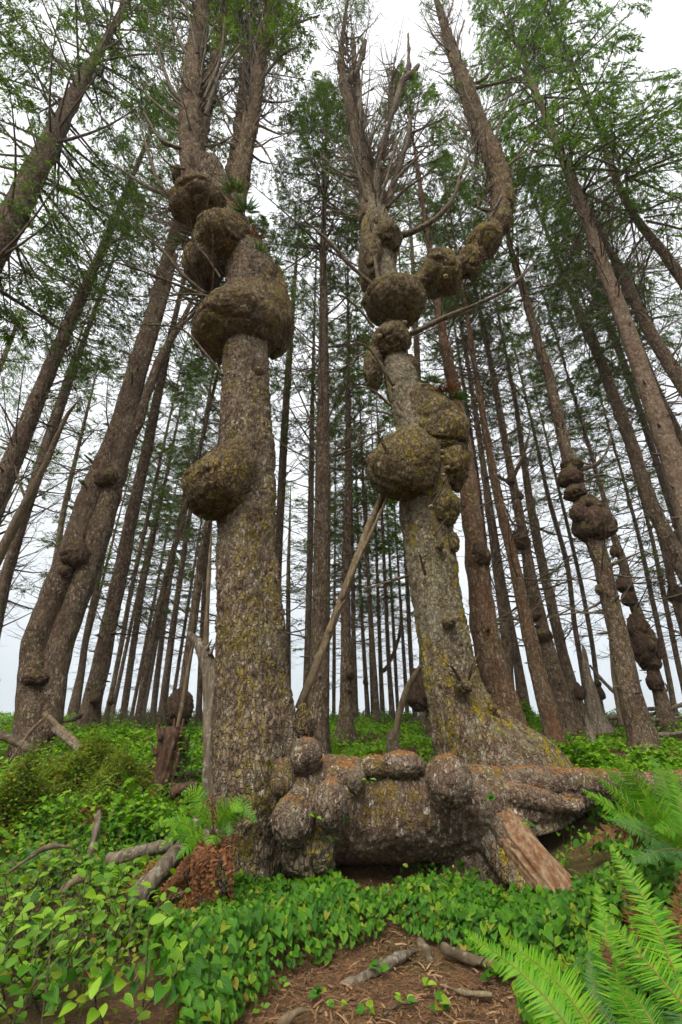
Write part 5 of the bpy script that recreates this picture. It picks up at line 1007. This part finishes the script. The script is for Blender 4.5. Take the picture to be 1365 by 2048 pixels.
g, dd, du = 'fern', 'fern_dead', 'fern_dull'
pfern('sword_fern', 'large bright sword fern in the bottom right corner', [((1190, 2125, 2.5), (1062, 1962, 2.7), (932, 1860, 2.95), 58, g), ((1225, 2125, 2.5), (1112, 1962, 2.75), (995, 1872, 3.0), 70, g), ((1268, 2110, 2.7), (1218, 1890, 2.95), (1196, 1763, 3.15), 56, g), ((1378, 2015, 2.6), (1292, 1805, 2.9), (1220, 1688, 3.1), 62, g), ((1395, 2045, 2.45), (1292, 1920, 2.65), (1205, 1822, 2.85), 62, g),
      ((1405, 1985, 2.6), (1332, 1905, 2.8), (1255, 1828, 2.95), 50, g), ((1330, 2085, 2.4), (1275, 2005, 2.5), (1222, 1975, 2.6), 46, g), ((1130, 2105, 2.5), (1090, 2045, 2.6), (1058, 2005, 2.7), 34, g), ((1260, 2100, 2.6), (1205, 2020, 2.75), (1180, 1960, 2.85), 44, du), ((1400, 2100, 2.4), (1345, 2000, 2.55), (1300, 1930, 2.7), 52, du), ((1230, 2110, 2.7), (1190, 1990, 2.9), (1170, 1900, 3.05), 44, du), ((1320, 2120, 2.5), (1250, 2010, 2.7), (1230, 1930, 2.9), 48, g), ((1290, 1930, 3.0), (1264, 1810, 3.1), (1240, 1725, 3.2), 34, dd), ((1362, 1910, 2.95), (1356, 1810, 3.1), (1358, 1735, 3.2), 36, dd), ((1262, 2000, 2.8), (1225, 1920, 2.9), (1205, 1870, 2.95), 22, dd)], (1290, 2110, 2.55))
pfern('sword_fern', 'bright sword fern at the right edge in front of the root log', [((1350, 1690, 3.7), (1292, 1592, 3.65), (1232, 1508, 3.6), 52, g), ((1352, 1695, 3.7), (1240, 1625, 3.55), (1167, 1580, 3.5), 30, g), ((1347, 1688, 3.7), (1272, 1620, 3.6), (1192, 1552, 3.5), 34, g), ((1345, 1685, 3.75), (1270, 1595, 3.7), (1203, 1532, 3.7), 34, g), ((1362, 1685, 3.75), (1335, 1580, 3.8), (1300, 1510, 3.85), 44, g), ((1372, 1690, 3.7), (1360, 1600, 3.75), (1332, 1525, 3.8), 42, g), ((1345, 1697, 3.65), (1285, 1662, 3.5), (1222, 1640, 3.45), 28, du), ((1365, 1700, 3.6), (1318, 1640, 3.5), (1290, 1590, 3.45), 44, g), ((1345, 1700, 3.65), (1225, 1660, 3.5), (1158, 1694, 3.45), 26, dd), ((1370, 1700, 3.6), (1320, 1700, 3.45), (1262, 1722, 3.4), 34, du), ((1385, 1700, 3.5), (1350, 1660, 3.4), (1310, 1650, 3.35), 40, g)], (1360, 1695, 3.75))
fl_ = [((432, 1668, 4.85), (478, 1612, 4.7), (513, 1640, 4.6), 26, g), ((428, 1664, 4.8), (462, 1612, 4.6), (488, 1626, 4.5), 28, g), ((420, 1640, 4.95), (390, 1586, 4.95), (360, 1592, 4.9), 24, g), ((418, 1676, 4.85), (360, 1645, 4.7), (303, 1655, 4.6), 18, g), ((414, 1680, 4.8), (350, 1672, 4.6), (316, 1702, 4.5), 16, g), ((418, 1684, 4.75), (380, 1692, 4.5), (345, 1722, 4.4), 22, g), ((428, 1674, 4.7), (428, 1672, 4.5), (414, 1710, 4.4), 24, g), ((425, 1662, 4.9), (402, 1630, 4.8), (384, 1612, 4.75), 18, g), ((440, 1670, 4.75), (458, 1650, 4.6), (456, 1672, 4.5), 20, du), ((420, 1662, 4.95), (410, 1620, 4.95), (414, 1584, 4.95), 12, dd), ((428, 1660, 4.9), (425, 1620, 4.9), (426, 1580, 4.9), 12, dd), ((434, 1660, 4.9), (440, 1620, 4.9), (447, 1586, 4.9), 11, dd), ((440, 1672, 4.8), (468, 1670, 4.65), (474, 1728, 4.7), 12, dd), ((438, 1676, 4.8), (455, 1680, 4.6), (462, 1760, 4.75), 12, dd)]
for i in range(30):
    rx = random.uniform(-1, 1); fl_.append(((428 + rx * 12, 1684, 4.75), (425 + rx * 36, 1715 + random.uniform(-10, 20), 4.3), (428 + rx * 40 + random.uniform(-8, 8), random.uniform(1770, 1868), 4.3), random.uniform(8, 15), dd))
for i in range(12):
    fl_.append(((405, 1690, 4.7), (385 - i * 4, 1720 + i * 4, 4.5), (365 - i * 6, 1750 + i * 5, 4.45), 12, dd))
pfern('sword_fern', 'fern with a skirt of dead brown fronds on the left tree foot', fl_, (428, 1675, 4.85))
def rfern(label, px, y, n, L_, seed, mat='fern', py=1600, z=None, up=.7, wid=.09, name='sword_fern', spread_=(0, 6.28), npair=24):
    r = np.random.default_rng(seed); c = P(px, py, y); z0 = gz(c[0], c[1]) if z is None else c[2]; rt = thing(name, (c[0], c[1], z0), label, 'fern')
    for i in range(n):
        a = spread_[0] + (spread_[1] - spread_[0]) * (i + r.random() * .7) / n; l = L_ * r.uniform(.7, 1.15); d = np.array([math.cos(a), math.sin(a), 0]); u = up * r.uniform(.7, 1.2)
        b0 = np.array([c[0], c[1], z0]) + d * .02; pts = [b0, b0 + d * l * .45 + np.array([0, 0, l * u * .75]), b0 + d * l * .95 + np.array([0, 0, l * u * .55])]
        mm = 'fern_dead' if r.random() < .12 else mat
        frond(rt, pts, wid * L_ * 1.4, mm, seed * 31 + i, npair, hint=norm(np.array([-d[0] * .3, -d[1] * .3, 1.0])), curl=.3 if mm == 'fern_dead' else .03)
    return rt
rfern('sword fern clump in the middle of the left slope', 225, 5.9, 11, .62, 5, py=1610)
rfern('small light lady fern left of the brown-skirted fern', 270, 5.2, 9, .42, 6, py=1660, wid=.14)
rfern('sword fern at the left edge under the small-leaved bush', 70, 5.6, 9, .55, 8, py=1600)
rfern('lady fern low among leaves beside the upright lichened stick', 232, 4.95, 8, .40, 9, py=1690, wid=.15)
rfern('dull fern at the lower left edge of the slope', 95, 4.95, 8, .42, 10, 'fern_dull', py=1680)
rfern('long-fronded fern beside the red stump', 285, 6.7, 8, .60, 12, py=1560)
rfern('small fern growing in the shade right of the split root', 1112, 4.9, 5, .24, 13, py=1720)
rfern('fern half hidden behind the log at the right edge', 1255, 6.6, 7, .5, 14, py=1540)
# ferns growing on the burls
def perch(label, px, py, y, n, L_, seed, mat): rfern(label, px, y, n + 8, L_ * .72, seed, mat, py=py, z=1, up=.05, name='perched_fern', spread_=(3.0, 6.5), npair=26, wid=.075)
for i, (px, py, y, n, L_, mat, lb) in enumerate([(470, 385, 5.2, 8, .55, 'fern_dull', 'bluish fern tuft at the top of the left tree burls'), (492, 425, 5.25, 8, .5, 'fern_dull', 'fern tuft hanging below the bluish one on the left tree'), (505, 480, 5.25, 8, .5, 'fern_dead', 'withered brown fern tuft on the right side of the left tree'), (520, 515, 5.3, 8, .5, 'fern_dull', 'lower fern tuft on the right side of the left tree'), (552, 530, 5.5, 7, .35, 'fern_dull', 'small fern at the shoulder of the biggest left burl'), (362, 490, 5.6, 8, .45, 'fern_dull', 'fern tuft on the left side of the left tree'),
        (385, 590, 5.6, 7, .35, 'fern_dull', 'fern tuft left of the biggest burl, among dead limbs'), (862, 765, 6.0, 9, .42, 'fern_dull', 'green fern tuft above the big burl of the right tree'), (890, 785, 5.95, 9, .5, 'fern_dead', 'brown withered fern tuft on the right tree'), (912, 800, 6.0, 8, .42, 'fern_dull', 'small fern tuft at the right side of the right tree')]):
    perch(lb, px, py, y, n, L_, 60 + i, mat)

# little sprigs on the path and in the creases of the log
def sprig(label, px, py, n, sz, seed, y=None, cat='seedling'):
    r = np.random.default_rng(seed)
    if y is None:
        d_ = ray(px, py); y = 3.5
        for _ in range(12): q_ = CAM + d_ * (y / d_[1]); y = y * (1.3 - gz(q_[0], y)) / max(.2, 1.3 - q_[2]) if abs(1.3 - q_[2]) > 1e-3 else y
        c = P(px, py, y); c[2] = gz(c[0], c[1])
    else: c = P(px, py, y)
    rt = thing('small_sprig', c, label, cat, 'small green sprigs')
    for i in range(n):
        a = r.random() * 6.28; h_ = r.uniform(.02, .06); td = norm(np.array([math.cos(a), math.sin(a) - .3, r.uniform(-.3, .5)])); N = norm(np.array([0, -.5, 1]) + r.normal(0, .3, 3)); X_, Y_, Z_ = frame(td[None], N[None]); s_ = sz * r.uniform(.7, 1.3)
        o = bpy.data.objects.new('leaf', (hm if seed % 2 else om)[i % 3]); COL.objects.link(o); o.parent = rt
        Mx = Matrix(np.column_stack([X_[0] * s_, Y_[0] * s_, Z_[0] * s_]).tolist()).to_4x4(); Mx.translation = Vector((td[0] * .02, td[1] * .02, h_)); o.matrix_local = Mx
for i, (px, py, n, lb) in enumerate([(560, 1985, 5, 'leafy sprig at the left margin of the path'), (640, 2010, 6, 'pair of sprigs by the bent brown stick'), (675, 2030, 5, 'tiny sprig right of the bent brown stick'), (760, 1955, 4, 'yellowish sprig below the grey lichened root'), (810, 2022, 6, 'sprig left of the dark twig on the path'), (880, 2030, 6, 'sprig near the bottom of the path, left of the big fern'), (850, 1985, 4, 'small sprig in the middle right of the path'), (985, 1965, 5, 'sprig between the brown root and the big fern'), (520, 2030, 5, 'sprig at the lower left end of the path'), (735, 2035, 4, 'lone sprig at the bottom middle of the path')]): sprig(lb, px, py, n, .045, 700 + i)
for i, (px, py, y, n, lb) in enumerate([(632, 1640, 4.75, 5, 'tiny fern sprig between the two left log burls'), (690, 1648, 5.05, 6, 'tiny sprig right of the tall oval log burl'), (738, 1572, 5.0, 6, 'sprig on top of the log beside the small knob'), (978, 1606, 5.0, 7, 'leafy sprig in the crease of the root log, right'), (668, 1690, 4.95, 5, 'sprig above the yellow hanging burl'), (1060, 1665, 5.1, 6, 'leafy sprig where the split root meets the log')]): sprig(lb, px, py, n, .05, 730 + i, y, 'epiphyte')
# ------------------------------------------------------------------ litter
def litter(label, name, n, region, lmin, lmax, w_, mat, lift=.004):
    x, y = region(n); n = len(x); z = ground_z(x, y) + lift + .012 * rng.random(n); a = rng.random(n) * 6.28
    d = np.stack([np.cos(a), np.sin(a), rng.normal(0, .16, n)], 1); N = norm(np.array([0, 0, 1]) + rng.normal(0, .3, (n, 3))); X, Y, Z = frame(d, N); l = rng.uniform(lmin, lmax, n)
    tv = np.array([[-.5, -.5, 0], [.5, -.5, 0], [.5, 0, .6], [-.5, 0, .6], [.4, .5, .1], [-.4, .5, .1]]); ww = w_ * rng.uniform(.5, 1.6, n)
    V, Q, _ = spread(tv, [[0, 1, 2, 3], [3, 2, 4, 5]], None, np.stack([x, y, z], 1), X, Y, Z, ww, l, ww)
    o = obj(name, mesh(name, V, Q, None, M[mat], False, {'rnd': np.repeat(rng.random(n) * .99, 6)})); o['kind'] = 'stuff'; o['label'] = label; return o
def path_pts(n):
    x = rng.uniform(-1.5, 1.8, n); y = rng.uniform(2.7, 5.9, n); k = path_mask(x, y) < 1.25; return x[k], y[k]
litter('fine brown needles and twigs covering the path', 'needle_litter', 30000, path_pts, .02, .06, .0022, 'litter')
litter('coarser bark bits and twigs on the path', 'bark_litter', 2600, path_pts, .03, .10, .008, 'litter', .008)
litter('orange needle mat on the path', 'needle_litter', 9000, path_pts, .015, .04, .002, 'needles_dead')
# needles lying on the mound and log burls
r = np.random.default_rng(9); n = 5200; cc = P(372, 1800, 4.85); a = r.random(n) * 6.28; q_ = r.random(n) ** .5
V0 = np.stack([cc[0] + .34 * q_ * np.cos(a) - .06, cc[1] - .30 + .30 * q_ * np.sin(a), 0 * a], 1); V0[:, 2] = cc[2] + .30 - .42 * np.clip((cc[1] + .05 - V0[:, 1]) / .6, 0, 1) ** 1.4 + .03 * r.normal(0, 1, n)
d = norm(r.normal(0, 1, (n, 3)) * np.array([1, 1, .6]) + np.array([-.3, -.5, -.6])); X, Y, Z = frame(d, norm(r.normal(0, 1, (n, 3)) + np.array([0, -1, 1.0])))
V, Q, _ = spread(np.array([[-.5, 0, 0], [.5, 0, 0], [.4, 1, .1], [-.4, 1, .1]]), [[0, 1, 2, 3]], None, V0, X, Y, Z, np.full(n, .004), r.uniform(.03, .09, n))
o = part('needle_mat', (V, Q, None), M['needles_dead'], rm_, None, False, {'rnd': np.repeat(r.random(n) * .99, 4)}); o['kind'] = 'stuff'

# ------------------------------------------------------------------ the misty air
hb = NB('haze'); pv = hb.n('ShaderNodeVolumePrincipled'); pv.inputs['Color'].default_value = (.92, .96, 1, 1); pv.inputs['Density'].default_value = .0007; pv.inputs['Anisotropy'].default_value = .2
hb.l(pv.outputs[0], hb.out.inputs['Volume'])
x0, x1, y0, y1, z0, z1 = -860, 860, -310, 960, -40, 46
HVv = [(x0, y0, z0), (x1, y0, z0), (x1, y1, z0), (x0, y1, z0), (x0, y0, z1), (x1, y0, z1), (x1, y1, z1), (x0, y1, z1)]
ho = obj('haze', mesh('haze', HVv, [(0, 3, 2, 1), (4, 5, 6, 7), (0, 1, 5, 4), (1, 2, 6, 5), (2, 3, 7, 6), (3, 0, 4, 7)], None, hb.m, False)); ho['kind'] = 'stuff'
